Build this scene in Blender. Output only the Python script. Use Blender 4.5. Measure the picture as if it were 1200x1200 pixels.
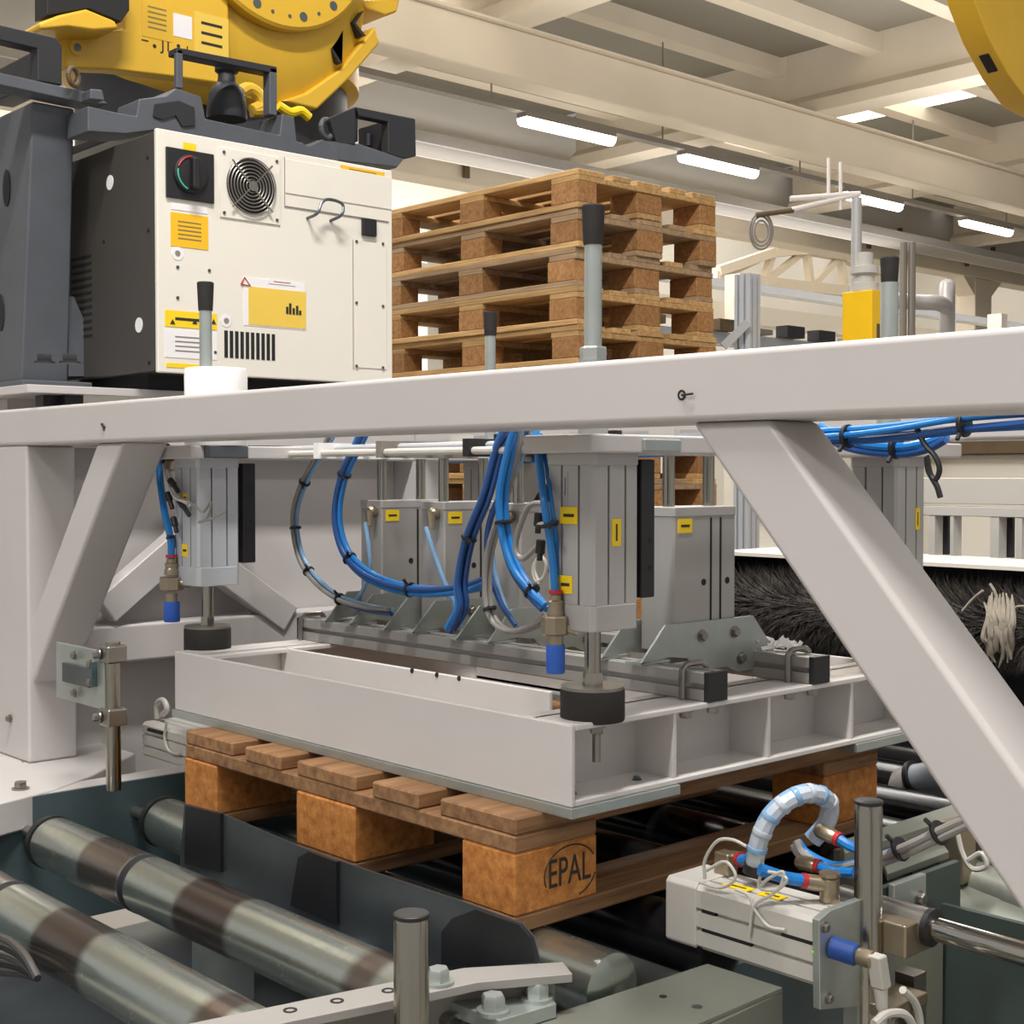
import bpy, bmesh, math, random
from mathutils import Vector, Matrix
random.seed(7)
S = bpy.context.scene
COL = S.collection
for o in list(bpy.data.objects): bpy.data.objects.remove(o)

# ------------------------------------------------------------------ camera
FPX = 1643.0
PSI = math.atan2(1800, FPX); PIT = math.atan(45 / FPX); CZ = 1.42
cam_d = bpy.data.cameras.new('camera'); cam = bpy.data.objects.new('camera', cam_d); COL.objects.link(cam)
cam_d.sensor_fit = 'HORIZONTAL'; cam_d.sensor_width = 36; cam_d.lens = 36 * FPX / 1200
cam_d.clip_start = .05; cam_d.clip_end = 300
cam.location = (0, 0, CZ); cam.rotation_euler = (math.pi / 2 - PIT, 0, PSI - math.pi / 2)
S.camera = cam
_f = Vector((math.cos(PSI) * math.cos(PIT), math.sin(PSI) * math.cos(PIT), -math.sin(PIT)))
_r = Vector((math.sin(PSI), -math.cos(PSI), 0)); _u = _r.cross(_f)
def P(px, py, X=None, Y=None, Z=None, D=None):
    """world point seen in the survey photo at (px, py) on a known plane of the machine"""
    v = _f + _r * ((px - 600) / FPX) + _u * ((600 - py) / FPX)
    if X is not None: t = X / v.x
    elif Y is not None: t = Y / v.y
    elif Z is not None: t = (Z - CZ) / v.z
    else: t = D
    return Vector((0, 0, CZ)) + v * t

# ------------------------------------------------------------------ world, light, exposure
W = bpy.data.worlds.new('world'); S.world = W; W.use_nodes = True
bg = W.node_tree.nodes['Background']; bg.inputs[0].default_value = (1.0, .98, .955, 1); bg.inputs[1].default_value = .46
S.view_settings.view_transform = 'Standard'; S.view_settings.look = 'None'
S.view_settings.gamma = 1; S.view_settings.exposure = 0.0; S.view_settings.use_curve_mapping = False

def area(name, loc, size, sy, power, color=(1, .97, .93)):
    l = bpy.data.lights.new(name, 'AREA'); l.shape = 'RECTANGLE'; l.size = size; l.size_y = sy; l.energy = power; l.color = color
    o = bpy.data.objects.new(name, l); o.location = loc; COL.objects.link(o); return o
# rows of hall luminaires above and behind the photographer
area('hall_lamp_and_fill', (0.4, .7, 5.6), 1.6, .3, 290)
area('hall_lamp_and_fill', (-3.2, .7, 5.6), 1.6, .3, 190)
area('hall_lamp_and_fill', (2.5, -2.5, 5.6), 8, .5, 110)
area('hall_lamp_and_fill', (5.0, 5.0, 5.6), 8, .5, 300)
area('hall_lamp_and_fill', (14.0, 9.2, 5.5), 14, .5, 520)
area('hall_lamp_and_fill', (18.0, 14.6, 5.5), 20, .5, 520)

# ------------------------------------------------------------------ materials
def hx(h):
    h = h.lstrip('#'); c = [int(h[i:i + 2], 16) / 255 for i in (0, 2, 4)]
    return tuple(((x + .055) / 1.055) ** 2.4 if x > .04045 else x / 12.92 for x in c) + (1,)
M = {}
def mat(name, c, rough=.5, metal=0, var=.06, scale=12, bump=0, bscale=60, spec=.5, stretch=None, coat=0, rnd=0):
    m = bpy.data.materials.new(name); m.use_nodes = True; nt = m.node_tree; b = nt.nodes['Principled BSDF']
    c = hx(c) if isinstance(c, str) else c
    b.inputs['Roughness'].default_value = rough; b.inputs['Metallic'].default_value = metal
    b.inputs['Specular IOR Level'].default_value = spec; b.inputs['Coat Weight'].default_value = coat
    tc = nt.nodes.new('ShaderNodeTexCoord'); mp = nt.nodes.new('ShaderNodeMapping')
    nt.links.new(tc.outputs['Object'], mp.inputs[0])
    if stretch: mp.inputs['Scale'].default_value = stretch
    n = nt.nodes.new('ShaderNodeTexNoise'); n.inputs['Scale'].default_value = scale; n.inputs['Detail'].default_value = 5
    nt.links.new(mp.outputs[0], n.inputs['Vector'])
    mr = nt.nodes.new('ShaderNodeMapRange'); mr.inputs[1].default_value = .25; mr.inputs[2].default_value = .75
    mr.inputs[3].default_value = 1 - var; mr.inputs[4].default_value = 1 + var
    nt.links.new(n.outputs[0], mr.inputs[0])
    mx = nt.nodes.new('ShaderNodeMix'); mx.data_type = 'RGBA'; mx.blend_type = 'MULTIPLY'; mx.inputs[0].default_value = 1
    mx.inputs[6].default_value = c; src = mr.outputs[0]
    if rnd:
        oi = nt.nodes.new('ShaderNodeObjectInfo'); r2 = nt.nodes.new('ShaderNodeMapRange')
        r2.inputs[3].default_value = 1 - rnd; r2.inputs[4].default_value = 1 + rnd
        nt.links.new(oi.outputs['Random'], r2.inputs[0])
        mu = nt.nodes.new('ShaderNodeMath'); mu.operation = 'MULTIPLY'
        nt.links.new(mr.outputs[0], mu.inputs[0]); nt.links.new(r2.outputs[0], mu.inputs[1]); src = mu.outputs[0]
    nt.links.new(src, mx.inputs[7]); nt.links.new(mx.outputs[2], b.inputs['Base Color'])
    if bump:
        n2 = nt.nodes.new('ShaderNodeTexNoise'); n2.inputs['Scale'].default_value = bscale; n2.inputs['Detail'].default_value = 4
        nt.links.new(mp.outputs[0], n2.inputs['Vector'])
        bp = nt.nodes.new('ShaderNodeBump'); bp.inputs['Strength'].default_value = bump; bp.inputs['Distance'].default_value = .002
        nt.links.new(n2.outputs[0], bp.inputs['Height']); nt.links.new(bp.outputs[0], b.inputs['Normal'])
    M[name] = m; return m
def emis(name, c, s):
    m = bpy.data.materials.new(name); m.use_nodes = True; b = m.node_tree.nodes['Principled BSDF']
    b.inputs['Base Color'].default_value = hx(c); b.inputs['Emission Color'].default_value = hx(c); b.inputs['Emission Strength'].default_value = s
    M[name] = m; return m
mat('paint_grey', '#c0bbb9', .38, 0, .025, 5, .05, 120)
mat('white_paint', '#cec9c6', .33, 0, .03, 6, .04, 90)
mat('zinc', '#b0b6b2', .38, .7, .12, 14, .08, 60)
mat('steel', '#9a958e', .3, .9, .1, 18, .05, 90)
mat('stainless', '#a39f94', .2, 1, .06, 30, 0, 60, stretch=(1, 1, .05))
mat('chrome', '#b9b6b0', .1, 1, .03)
mat('dark_steel', '#6a7075', .34, .85, .25, 6, .04, 40)
mat('teal_steel', '#546467', .4, .35, .15, 7)
mat('aluminium', '#a9a6a2', .4, .35, .04, 10)
mat('alu_body', '#aeaba9', .42, .2, .03, 8)
mat('alu_light', '#bcbfc4', .4, .2, .03, 8)
mat('slot_black', '#17161a', .7)
mat('rubber', '#231f1d', .75, 0, .12, 60, .2, 200)
mat('black_plastic', '#1d1c1e', .45)
mat('casting', '#55585e', .5, .1, .12, 10, .15, 60)
mat('casting_black', '#2b2b2f', .5, .1, .12, 10, .1, 60)
mat('charcoal', '#403d3a', .45, 0, .06, 8)
mat('cream', '#e4ded2', .42, 0, .015, 4)
mat('robot_yellow', '#ddb032', .42, 0, .06, 5, .12, 50)
mat('label_yellow', '#f3cf14', .5, 0, .03)
mat('label_amber', '#edb71d', .5, 0, .03)
mat('label_pale', '#e6c250', .5, 0, .03)
mat('label_white', '#e9e6e6', .5, 0, .02)
mat('ink', '#2a2622', .7)
mat('ink_soft', '#8a7440', .7)
mat('box_yellow', '#f6c40c', .45, 0, .03)
mat('blue_hose', '#1c74bd', .3, 0, .08, 20)
mat('navy_hose', '#204a86', .32, 0, .1, 20)
mat('sky_hose', '#7ea3c6', .25, 0, .1, 20)
mat('grey_hose', '#8f8b87', .4, 0, .08, 20)
mat('pale_cable', '#c4c0b8', .45)
mat('spiral_wrap', '#b4bdc8', .25, 0, .08, 20)
mat('blue_plastic', '#2c5fbe', .45)
mat('sensor_blue', '#22478f', .4)
mat('red_ring', '#b3262a', .4)
mat('nickel', '#a2947f', .32, .8, .08, 20)
mat('green_light', '#8fd040', .4)
mat('concrete', '#ded2bf', .75, 0, .05, 1.2, .1, 8)
mat('roof_panel', '#8d887c', .7, 0, .05, 1.5)
mat('tray_grey', '#8b857d', .6, .2, .06, 4)
mat('rust', '#6b5a44', .7, .3, .2, 9)
mat('wall_cream', '#efebe4', .8, 0, .03, .6)
mat('floor', '#9c9890', .5, 0, .12, 1.5, .05, 10)
mat('brush', '#6b6661', .9, 0, .5, 30)
mat('tatter', '#a99f90', .8, 0, .2, 40)
mat('white_plastic', '#f4f2f0', .4)
mat('alu_warm', '#c8c4bd', .42, .1, .03, 8)
mat('bar_paint', '#9d9995', .4, .2, .05, 8)
mat('reflection_black', '#1a1b1f', .4, .1, .1, 10)  # colour of the painted reflections on the guide plate
mat('cover_zinc', '#83867c', .42, .45, .12, 6)
mat('dark_teal', '#47524f', .45, .3, .15, 7)
mat('olive', '#7d7e70', .6)
emis('lamp_white', '#fff6e8', 9)
emis('skylight', '#fff9ee', 2.2)

def woodmat(name, c1, c2, speck=False, rnd=.16):
    m = bpy.data.materials.new(name); m.use_nodes = True; nt = m.node_tree; b = nt.nodes['Principled BSDF']
    b.inputs['Roughness'].default_value = .75
    tc = nt.nodes.new('ShaderNodeTexCoord'); mp = nt.nodes.new('ShaderNodeMapping'); nt.links.new(tc.outputs['Object'], mp.inputs[0])
    oi = nt.nodes.new('ShaderNodeObjectInfo')
    n = nt.nodes.new('ShaderNodeTexNoise'); n.noise_dimensions = '4D'; n.inputs['Detail'].default_value = 7; n.inputs['Roughness'].default_value = .65
    mu = nt.nodes.new('ShaderNodeMath'); mu.operation = 'MULTIPLY'; mu.inputs[1].default_value = 37
    nt.links.new(oi.outputs['Random'], mu.inputs[0]); nt.links.new(mu.outputs[0], n.inputs['W'])
    if speck: n.inputs['Scale'].default_value = 70
    else: n.inputs['Scale'].default_value = 9; mp.inputs['Scale'].default_value = (.5, 7, 7)
    nt.links.new(mp.outputs[0], n.inputs['Vector'])
    cr = nt.nodes.new('ShaderNodeValToRGB'); cr.color_ramp.elements[0].color = hx(c1); cr.color_ramp.elements[1].color = hx(c2)
    cr.color_ramp.elements[0].position = .34; cr.color_ramp.elements[1].position = .66
    nt.links.new(n.outputs[0], cr.inputs[0])
    r2 = nt.nodes.new('ShaderNodeMapRange'); r2.inputs[3].default_value = 1 - rnd; r2.inputs[4].default_value = 1 + rnd
    nt.links.new(oi.outputs['Random'], r2.inputs[0])
    mx = nt.nodes.new('ShaderNodeMix'); mx.data_type = 'RGBA'; mx.blend_type = 'MULTIPLY'; mx.inputs[0].default_value = 1
    nt.links.new(cr.outputs[0], mx.inputs[6]); nt.links.new(r2.outputs[0], mx.inputs[7]); nt.links.new(mx.outputs[2], b.inputs['Base Color'])
    bp = nt.nodes.new('ShaderNodeBump'); bp.inputs['Strength'].default_value = .35; bp.inputs['Distance'].default_value = .002
    nt.links.new(n.outputs[0], bp.inputs['Height']); nt.links.new(bp.outputs[0], b.inputs['Normal'])
    M[name] = m
woodmat('stack_board', '#a8814f', '#d6b07a'); woodmat('stack_board_old', '#8d7358', '#b59a78')
woodmat('stack_block', '#8c6038', '#b98a58', True)
woodmat('pallet_board', '#6f4c31', '#a37a52'); woodmat('pallet_block', '#9c5a22', '#cc8a45', True, .06)

def rollermat(name):
    m = bpy.data.materials.new(name); m.use_nodes = True; nt = m.node_tree; b = nt.nodes['Principled BSDF']
    b.inputs['Metallic'].default_value = .92
    tc = nt.nodes.new('ShaderNodeTexCoord'); sx = nt.nodes.new('ShaderNodeSeparateXYZ'); nt.links.new(tc.outputs['Object'], sx.inputs[0])
    n = nt.nodes.new('ShaderNodeTexNoise'); n.inputs['Scale'].default_value = 25; nt.links.new(tc.outputs['Object'], n.inputs['Vector'])
    a1 = nt.nodes.new('ShaderNodeMath'); a1.operation = 'MULTIPLY_ADD'; a1.inputs[1].default_value = .02; nt.links.new(n.outputs[0], a1.inputs[0]); nt.links.new(sx.outputs['Y'], a1.inputs[2])
    mr0 = nt.nodes.new('ShaderNodeMapRange'); mr0.inputs[1].default_value = -.5; mr0.inputs[2].default_value = .5; nt.links.new(a1.outputs[0], mr0.inputs[0])
    cr = nt.nodes.new('ShaderNodeValToRGB'); e = cr.color_ramp.elements
    pal = (('g', 0), ('g', .08), ('b', .095), ('b', .13), ('g', .145), ('g', .395), ('d', .41), ('d', .53), ('g', .545), ('g', .70), ('b', .71), ('b', .83), ('g', .84), ('g', 1))
    cc = {'g': hx('#b7bdb5'), 'b': hx('#80746c'), 'd': hx('#6b605a')}
    e[0].position = 0; e[0].color = cc['g']; e[1].position = 1; e[1].color = cc['g']
    for k, p in pal[1:-1]: x = e.new(p); x.color = cc[k]
    nt.links.new(mr0.outputs[0], cr.inputs[0]); nt.links.new(cr.outputs[0], b.inputs['Base Color'])
    n2 = nt.nodes.new('ShaderNodeTexNoise'); n2.inputs['Scale'].default_value = 60; nt.links.new(tc.outputs['Object'], n2.inputs['Vector'])
    mr = nt.nodes.new('ShaderNodeMapRange'); mr.inputs[3].default_value = .17; mr.inputs[4].default_value = .32
    nt.links.new(n2.outputs[0], mr.inputs[0]); nt.links.new(mr.outputs[0], b.inputs['Roughness'])
    M[name] = m
rollermat('roller_steel')
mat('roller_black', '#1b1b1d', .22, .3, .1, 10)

# ------------------------------------------------------------------ mesh helpers
WL = {}   # world location of every placed object
def wl(o): return WL.get(o.name, Vector((0, 0, 0)))
class MB:
    def __init__(s): s.v = []; s.f = []
    def add(s, vs, fs):
        n = len(s.v); s.v += [Vector(v) for v in vs]; s.f += [[i + n for i in f] for f in fs]; return s
    def box(s, x0, x1, y0, y1, z0, z1):
        return s.add([(x, y, z) for x in (x0, x1) for y in (y0, y1) for z in (z0, z1)],
                     [(0, 1, 3, 2), (4, 6, 7, 5), (0, 4, 5, 1), (2, 3, 7, 6), (0, 2, 6, 4), (1, 5, 7, 3)])
    def obox(s, c, ax, ay, az, sx, sy, sz):
        c = Vector(c); ax = Vector(ax).normalized(); ay = Vector(ay).normalized(); az = Vector(az).normalized()
        return s.add([c + ax * (i * sx / 2) + ay * (j * sy / 2) + az * (k * sz / 2) for i in (-1, 1) for j in (-1, 1) for k in (-1, 1)],
                     [(0, 1, 3, 2), (4, 6, 7, 5), (0, 4, 5, 1), (2, 3, 7, 6), (0, 2, 6, 4), (1, 5, 7, 3)])
    def prism(s, poly, axis, a, b):
        def m(p, h):
            return {'x': (h, p[0], p[1]), 'y': (p[0], h, p[1]), 'z': (p[0], p[1], h)}[axis]
        n = len(poly)
        vs = [m(p, a) for p in poly] + [m(p, b) for p in poly]
        fs = [list(range(n))[::-1], list(range(n, 2 * n))] + [(i, (i + 1) % n, n + (i + 1) % n, n + i) for i in range(n)]
        return s.add(vs, fs)
    def lathe(s, o, axis, prof, n=28, x=None):
        o = Vector(o); a = Vector(axis).normalized()
        t = Vector((0, 0, 1)) if abs(a.z) < .9 else Vector((1, 0, 0))
        if x: t = Vector(x)
        e1 = (t - a * t.dot(a)).normalized(); e2 = a.cross(e1)
        vs = []; fs = []
        for r, h in prof:
            for k in range(n):
                w = 2 * math.pi * k / n
                vs.append(o + a * h + (e1 * math.cos(w) + e2 * math.sin(w)) * r)
        for j in range(len(prof) - 1):
            for k in range(n):
                fs.append((j * n + k, j * n + (k + 1) % n, (j + 1) * n + (k + 1) % n, (j + 1) * n + k))
        fs.append(list(range(n))[::-1]); m_ = (len(prof) - 1) * n; fs.append([m_ + k for k in range(n)])
        return s.add(vs, fs)
    def cyl(s, p0, p1, r, r1=None, n=24):
        p0 = Vector(p0); p1 = Vector(p1); d = p1 - p0
        return s.lathe(p0, d, [(r, 0), (r if r1 is None else r1, d.length)], n)
    def hexbolt(s, p, axis, r, h, washer=True):
        p = Vector(p); a = Vector(axis).normalized()
        if washer: s.lathe(p, a, [(r * 1.35, 0), (r * 1.35, h * .22)], 18)
        return s.lathe(p + a * (h * .22), a, [(r * .97, 0), (r, h * .1), (r, h * .62), (r * .86, h * .78)], 6)
    def tube(s, pts, r, n=10):
        pts = [Vector(p) for p in pts]; k = len(pts); vs = []; fs = []
        t0 = (pts[1] - pts[0]).normalized()
        e1 = t0.orthogonal().normalized()
        for i in range(k):
            t = (pts[min(i + 1, k - 1)] - pts[max(i - 1, 0)]).normalized()
            e1 = (e1 - t * e1.dot(t)).normalized(); e2 = t.cross(e1)
            rr = r[i] if isinstance(r, (list, tuple)) else r
            for j in range(n):
                w = 2 * math.pi * j / n; vs.append(pts[i] + (e1 * math.cos(w) + e2 * math.sin(w)) * rr)
        for i in range(k - 1):
            for j in range(n): fs.append((i * n + j, i * n + (j + 1) % n, (i + 1) * n + (j + 1) % n, (i + 1) * n + j))
        fs.append(list(range(n))[::-1]); fs.append([(k - 1) * n + j for j in range(n)])
        return s.add(vs, fs)
    def mesh(s, name, origin):
        me = bpy.data.meshes.new(name); bm = bmesh.new(); vs = [bm.verts.new(v - origin) for v in s.v]
        for f in s.f:
            try: bm.faces.new([vs[i] for i in f])
            except ValueError: pass
        bmesh.ops.recalc_face_normals(bm, faces=bm.faces); bm.to_mesh(me); bm.free()
        for p in me.polygons: p.use_smooth = True
        me.set_sharp_from_angle(angle=math.radians(32)); return me
    def build(s, name, m, parent=None, bevel=0, seg=2, label=None, kind=None):
        lo = Vector([min(v[i] for v in s.v) for i in range(3)]); hi = Vector([max(v[i] for v in s.v) for i in range(3)])
        c = Vector(((lo.x + hi.x) / 2, (lo.y + hi.y) / 2, lo.z))
        me = s.mesh(name, c); o = bpy.data.objects.new(name, me); COL.objects.link(o)
        me.materials.append(M[m]); WL[o.name] = c
        if parent: o.parent = parent; o.location = c - wl(parent)
        else: o.location = c
        if bevel:
            b = o.modifiers.new('bevel', 'BEVEL'); b.width = bevel; b.segments = seg; b.limit_method = 'ANGLE'; b.angle_limit = math.radians(40)
            b.harden_normals = True
        if label: o['label'] = label
        if kind: o['kind'] = kind
        return o
def thing(name, label, cat, loc, group=None):
    o = bpy.data.objects.new(name, None); COL.objects.link(o); o.location = loc; o.empty_display_size = .05
    WL[o.name] = Vector(loc); o['label'] = label; o['category'] = cat
    if group: o['group'] = group
    return o
def tag(o, label, cat, group=None):
    o['label'] = label; o['category'] = cat
    if group: o['group'] = group
    return o
def struct(o, label=None):
    o['kind'] = 'structure'
    if label: o['label'] = label
    return o
def crom(pts, n=10):
    pts = [Vector(p) for p in pts]; q = [pts[0] * 2 - pts[1]] + pts + [pts[-1] * 2 - pts[-2]]; out = []
    for i in range(1, len(q) - 2):
        a, b, c, d = q[i - 1:i + 3]
        for k in range(n):
            t = k / n
            out.append(.5 * ((2 * b) + (c - a) * t + (2 * a - 5 * b + 4 * c - d) * t * t + (3 * b - a - 3 * c + d) * t ** 3))
    return out + [pts[-1]]
def box(name, m, parent, x0, x1, y0, y1, z0, z1, bevel=0, label=None, kind=None):
    return MB().box(x0, x1, y0, y1, z0, z1).build(name, m, parent, bevel, label=label, kind=kind)
def cyl(name, m, parent, p0, p1, r, r1=None, n=24, bevel=0): return MB().cyl(p0, p1, r, r1, n).build(name, m, parent, bevel)
def text(name, body, size, m, parent, loc, right, up, extrude=.0004):
    cu = bpy.data.curves.new(name, 'FONT'); cu.body = body; cu.size = size; cu.extrude = extrude; cu.align_x = 'CENTER'; cu.align_y = 'CENTER'
    t = bpy.data.objects.new(name, cu); COL.objects.link(t); bpy.context.view_layer.update()
    me = bpy.data.meshes.new_from_object(t.evaluated_get(bpy.context.evaluated_depsgraph_get())); bpy.data.objects.remove(t)
    me.name = name; me.materials.clear(); me.materials.append(M[m])
    o = bpy.data.objects.new(name, me); COL.objects.link(o)
    r = Vector(right).normalized(); u = Vector(up).normalized(); n = r.cross(u)
    o.rotation_euler = Matrix((r, u, n)).transposed().to_euler()
    o.parent = parent; o.location = Vector(loc) - wl(parent); WL[o.name] = Vector(loc); return o
def grooved(cx, cy, a, b, off, w, d, ch=.004):
    """rectangular extrusion outline with slots at the offsets on each side"""
    def side(p, q, n):          # p->q along the side, n inward
        p = Vector(p); q = Vector(q); n = Vector(n); t = (q - p).normalized(); L = (q - p).length; out = [p + t * ch]
        for o in off:
            c = p + t * (L / 2 + o)
            out += [c - t * w / 2, c - t * w / 2 + n * d, c + t * w / 2 + n * d, c + t * w / 2]
        out.append(q - t * ch); return out
    A, B, C, D = (cx - a, cy - b), (cx + a, cy - b), (cx + a, cy + b), (cx - a, cy + b)
    pl = side(A, B, (0, 1)) + side(B, C, (-1, 0)) + side(C, D, (0, -1)) + side(D, A, (1, 0))
    return [(p.x, p.y) for p in pl]

# ================================================================== THE HALL
area('hall_lamp_and_fill', (16, 24, 9.5), 26, 2, 1700)  # added fill light, brightens the white wall of the far bay
for loc, e in (((15, 14.8, 5.3), 130), ((14, 9.3, 5.3), 200), ((10, 5.0, 5.3), 140)):  # added upward fill that brightens the ceiling, no luminaire there
    u_ = area('ceiling_fill', loc, 16, 1.2, e); u_.rotation_euler.x = math.pi
def hall():
    struct(box('floor', 'floor', None, -6, 46, -6, 30, -.2, 0))
    struct(box('wall_back', 'wall_cream', None, -6, 46, 29.0, 29.3, 0, 11))
    struct(box('wall_right', 'wall_cream', None, 45.7, 46, -6, 29, 0, 11))
    rb = thing('ceiling_bay', 'white roof of the bright bay beyond the far girder', 'roof', (18, 23, 10.6)); del rb['category']; rb['kind'] = 'structure'
    MB().box(-6, 46, 17.5, 29, 10.6, 10.8).build('roof_slab', 'wall_cream', rb)
    MB().box(-6, 46, 17.45, 17.5, 6.7, 10.6).build('roof_upstand', 'wall_cream', rb)
    for k in range(8): MB().box(-3 + k * 6, 0 + k * 6, 18.5, 28, 10.55, 10.59).build('skylight_pane', 'skylight', rb)
    g = struct(thing('girder_front', 'long cream concrete girder crossing under the roof', 'girder', (18, 12.3, 6)))
    del g['category']; g['kind'] = 'structure'
    MB().box(-6, 46, 12.07, 12.45, 6.0, 6.57).build('beam_web', 'concrete', g, .03)
    MB().box(-6, 46, 12.0, 12.55, 6.57, 6.6).build('beam_flange', 'concrete', g)
    g2 = thing('girder_back', 'far cream concrete girder carrying pipe brackets', 'girder', (18, 17.3, 6)); del g2['category']; g2['kind'] = 'structure'
    MB().box(-6, 46, 17.0, 17.5, 6.0, 6.7).build('beam_web', 'concrete', g2, .03)
    r = thing('ceiling', 'cream hall roof with deep cross beams, purlins and grey panels', 'roof', (18, 12, 6.6)); del r['category']; r['kind'] = 'structure'
    xs = [-1.45, 4.65, 10.75, 16.85, 22.95, 29.05, 35.15, 41.25]
    me = None
    for x in xs:
        MB().prism([(x - .0, 6.6), (x + .5, 6.6), (x + .5, 6.78), (x + .36, 6.9), (x + .36, 7.75), (x + .14, 7.75), (x + .14, 6.9), (x, 6.78)], 'y', -6, 17.0).build('cross_beam', 'concrete', r)
    y = -5.2; k = 0
    while y < 16:
        MB().box(-6, 46, y, y + .28, 7.25, 7.6).build('purlin', 'concrete', r)
        for i in range(len(xs) - 1):
            sky = i < 2 and k in (9, 11)
            if i == 3 and k in (8, 10, 11, 12): MB().box(xs[i] + 2.2, xs[i] + 3.9, y + .28, y + 1.62, 7.46, 7.5).build('skylight_pane', 'skylight', r)
            MB().box(xs[i] + .5, xs[i + 1], y + .28, y + 1.62, 7.5 if not sky else 7.56, 7.62).build('skylight_pane' if sky else 'roof_panel', 'skylight' if sky else 'roof_panel', r)
        y += 1.62; k += 1
    for x in (30.2, 41.0):
        c = thing('column_' + ('mid' if x < 35 else 'far'), 'cream concrete column under the far girder', 'column', (x, 17.25, 0)); del c['category']; c['kind'] = 'structure'
        MB().box(x, x + .75, 17.0, 17.5, 0, 6.0).build('column_shaft', 'concrete', c, .03)
        MB().prism([(x - .5, 6.0), (x + 1.25, 6.0), (x + .75, 5.6), (x, 5.6)], 'y', 17.03, 17.47).build('corbel', 'concrete', c)
    # cable trunking and luminaires
    t = thing('lighting_trunking', 'grey lighting trunking rail running along the girder above the lamps', 'trunking', (16, 12.75, 5.86))
    MB().box(-4, 40, 12.68, 12.82, 5.86, 5.93).build('rail', 'tray_grey', t)
    for x in [2 + 3.1 * i for i in range(12)]: MB().cyl((x, 12.75, 5.93), (x, 12.75, 7.3), .012, n=6).build('hanger', 'tray_grey', t)
    ct = thing('cable_tray', 'long dark cable tray hanging beyond the lamps', 'cable tray', (16, 14.2, 5.6))
    MB().box(-4, 42, 14.0, 14.6, 5.62, 5.66).build('tray_base', 'tray_grey', ct); MB().box(-4, 42, 13.96, 14.0, 5.62, 5.76).build('tray_side', 'aluminium', ct)
    MB().box(-4, 42, 14.6, 14.64, 5.62, 5.76).build('tray_side', 'aluminium', ct)
    for i, (dy, rr) in enumerate(((.1, .03), (.24, .04), (.4, .03))):
        MB().cyl((-4, 14 + dy, 5.7), (42, 14 + dy, 5.7), rr, n=8).build('cable', 'black_plastic', ct)
    labs = ['lit strip lamp above the left side of the pallet stack', 'lit strip lamp beside the bright skylight above the pallet stack corner',
            'lit strip lamp above the yellow box', 'lit strip lamp at the right edge under the girder']
    for i, x in enumerate((11.8, 14.8, 18.6, 22.2)):
        l = thing('strip_lamp', labs[i], 'lamp', (x + .8, 12.75, 5.7), 'lit strip lamps on the trunking')
        MB().box(x, x + 1.6, 12.66, 12.84, 5.80, 5.86).build('housing', 'tray_grey', l)
        MB().prism([(12.66, 5.8), (12.84, 5.8), (12.82, 5.73), (12.78, 5.7), (12.72, 5.7), (12.68, 5.73)], 'x', x, x + 1.6).build('diffuser', 'lamp_white', l)
    pl = thing('pipe_run', 'thin pale pipe running along the far girder', 'pipe', (18, 16.6, 5.9))
    MB().cyl((-4, 16.6, 6.25), (42, 16.6, 6.25), .05, n=10).build('pipe', 'aluminium', pl); MB().cyl((-4, 15.6, 6.1), (42, 15.6, 6.1), .035, n=8).build('pipe', 'tray_grey', pl)
    nm = ['rusty pipe bracket on the girder left of the pallet stack', 'rusty pipe bracket on the girder right of the yellow box', 'rusty pipe bracket on the girder nearest the right edge']
    for i, (px, py) in enumerate(((545, 188), (1017, 276), (1132, 298))):
        q = P(px, py, Y=16.95); b = thing('pipe_bracket', nm[i], 'bracket', q, 'brackets on the far girder')
        MB().box(q.x - .05, q.x + .05, q.y - .06, q.y, q.z - .28, q.z + .12).build('plate', 'rust', b)
        MB().obox(q + Vector((.62, -.0, .06)), (1, 0, .02), (0, 1, 0), (0, 0, 1), 1.25, .1, .09).build('arm', 'rust', b)
        MB().box(q.x + 1.2, q.x + 1.26, q.y - .05, q.y + .05, q.z + .06, q.z + .3).build('end_lug', 'rust', b)
    # roof truss of the neighbouring bay
    tr = thing('roof_truss', 'pale steel roof truss in the bright bay beyond the girder', 'truss', (24, 24, 5))
    def bar(p, q, w, dd=.3): return MB().obox((Vector(p) + Vector(q)) / 2, Vector(q) - Vector(p), (0, 1, 0), (Vector(q) - Vector(p)).cross(Vector((0, 1, 0))), (Vector(q) - Vector(p)).length, dd, w)
    y0 = 24
    a = [P(px, py, Y=y0) for px, py in ((840, 318), (905, 296), (945, 293), (985, 300), (1030, 318))]
    lo = [P(px, py, Y=y0) for px, py in ((840, 327), (895, 331), (950, 337), (990, 341), (1040, 345))]
    for i in range(4):
        bar(a[i], a[i + 1], .25, .34 if i % 2 else .3).build('top_chord', 'concrete', tr); bar(lo[i], lo[i + 1], .3, .26 if i % 2 else .24).build('bottom_chord', 'concrete', tr)
        bar(a[i + 1], lo[i], .18, .14).build('web_bar', 'concrete', tr); bar(a[i], lo[i], .18, .2).build('web_bar', 'concrete', tr)
hall()

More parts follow.
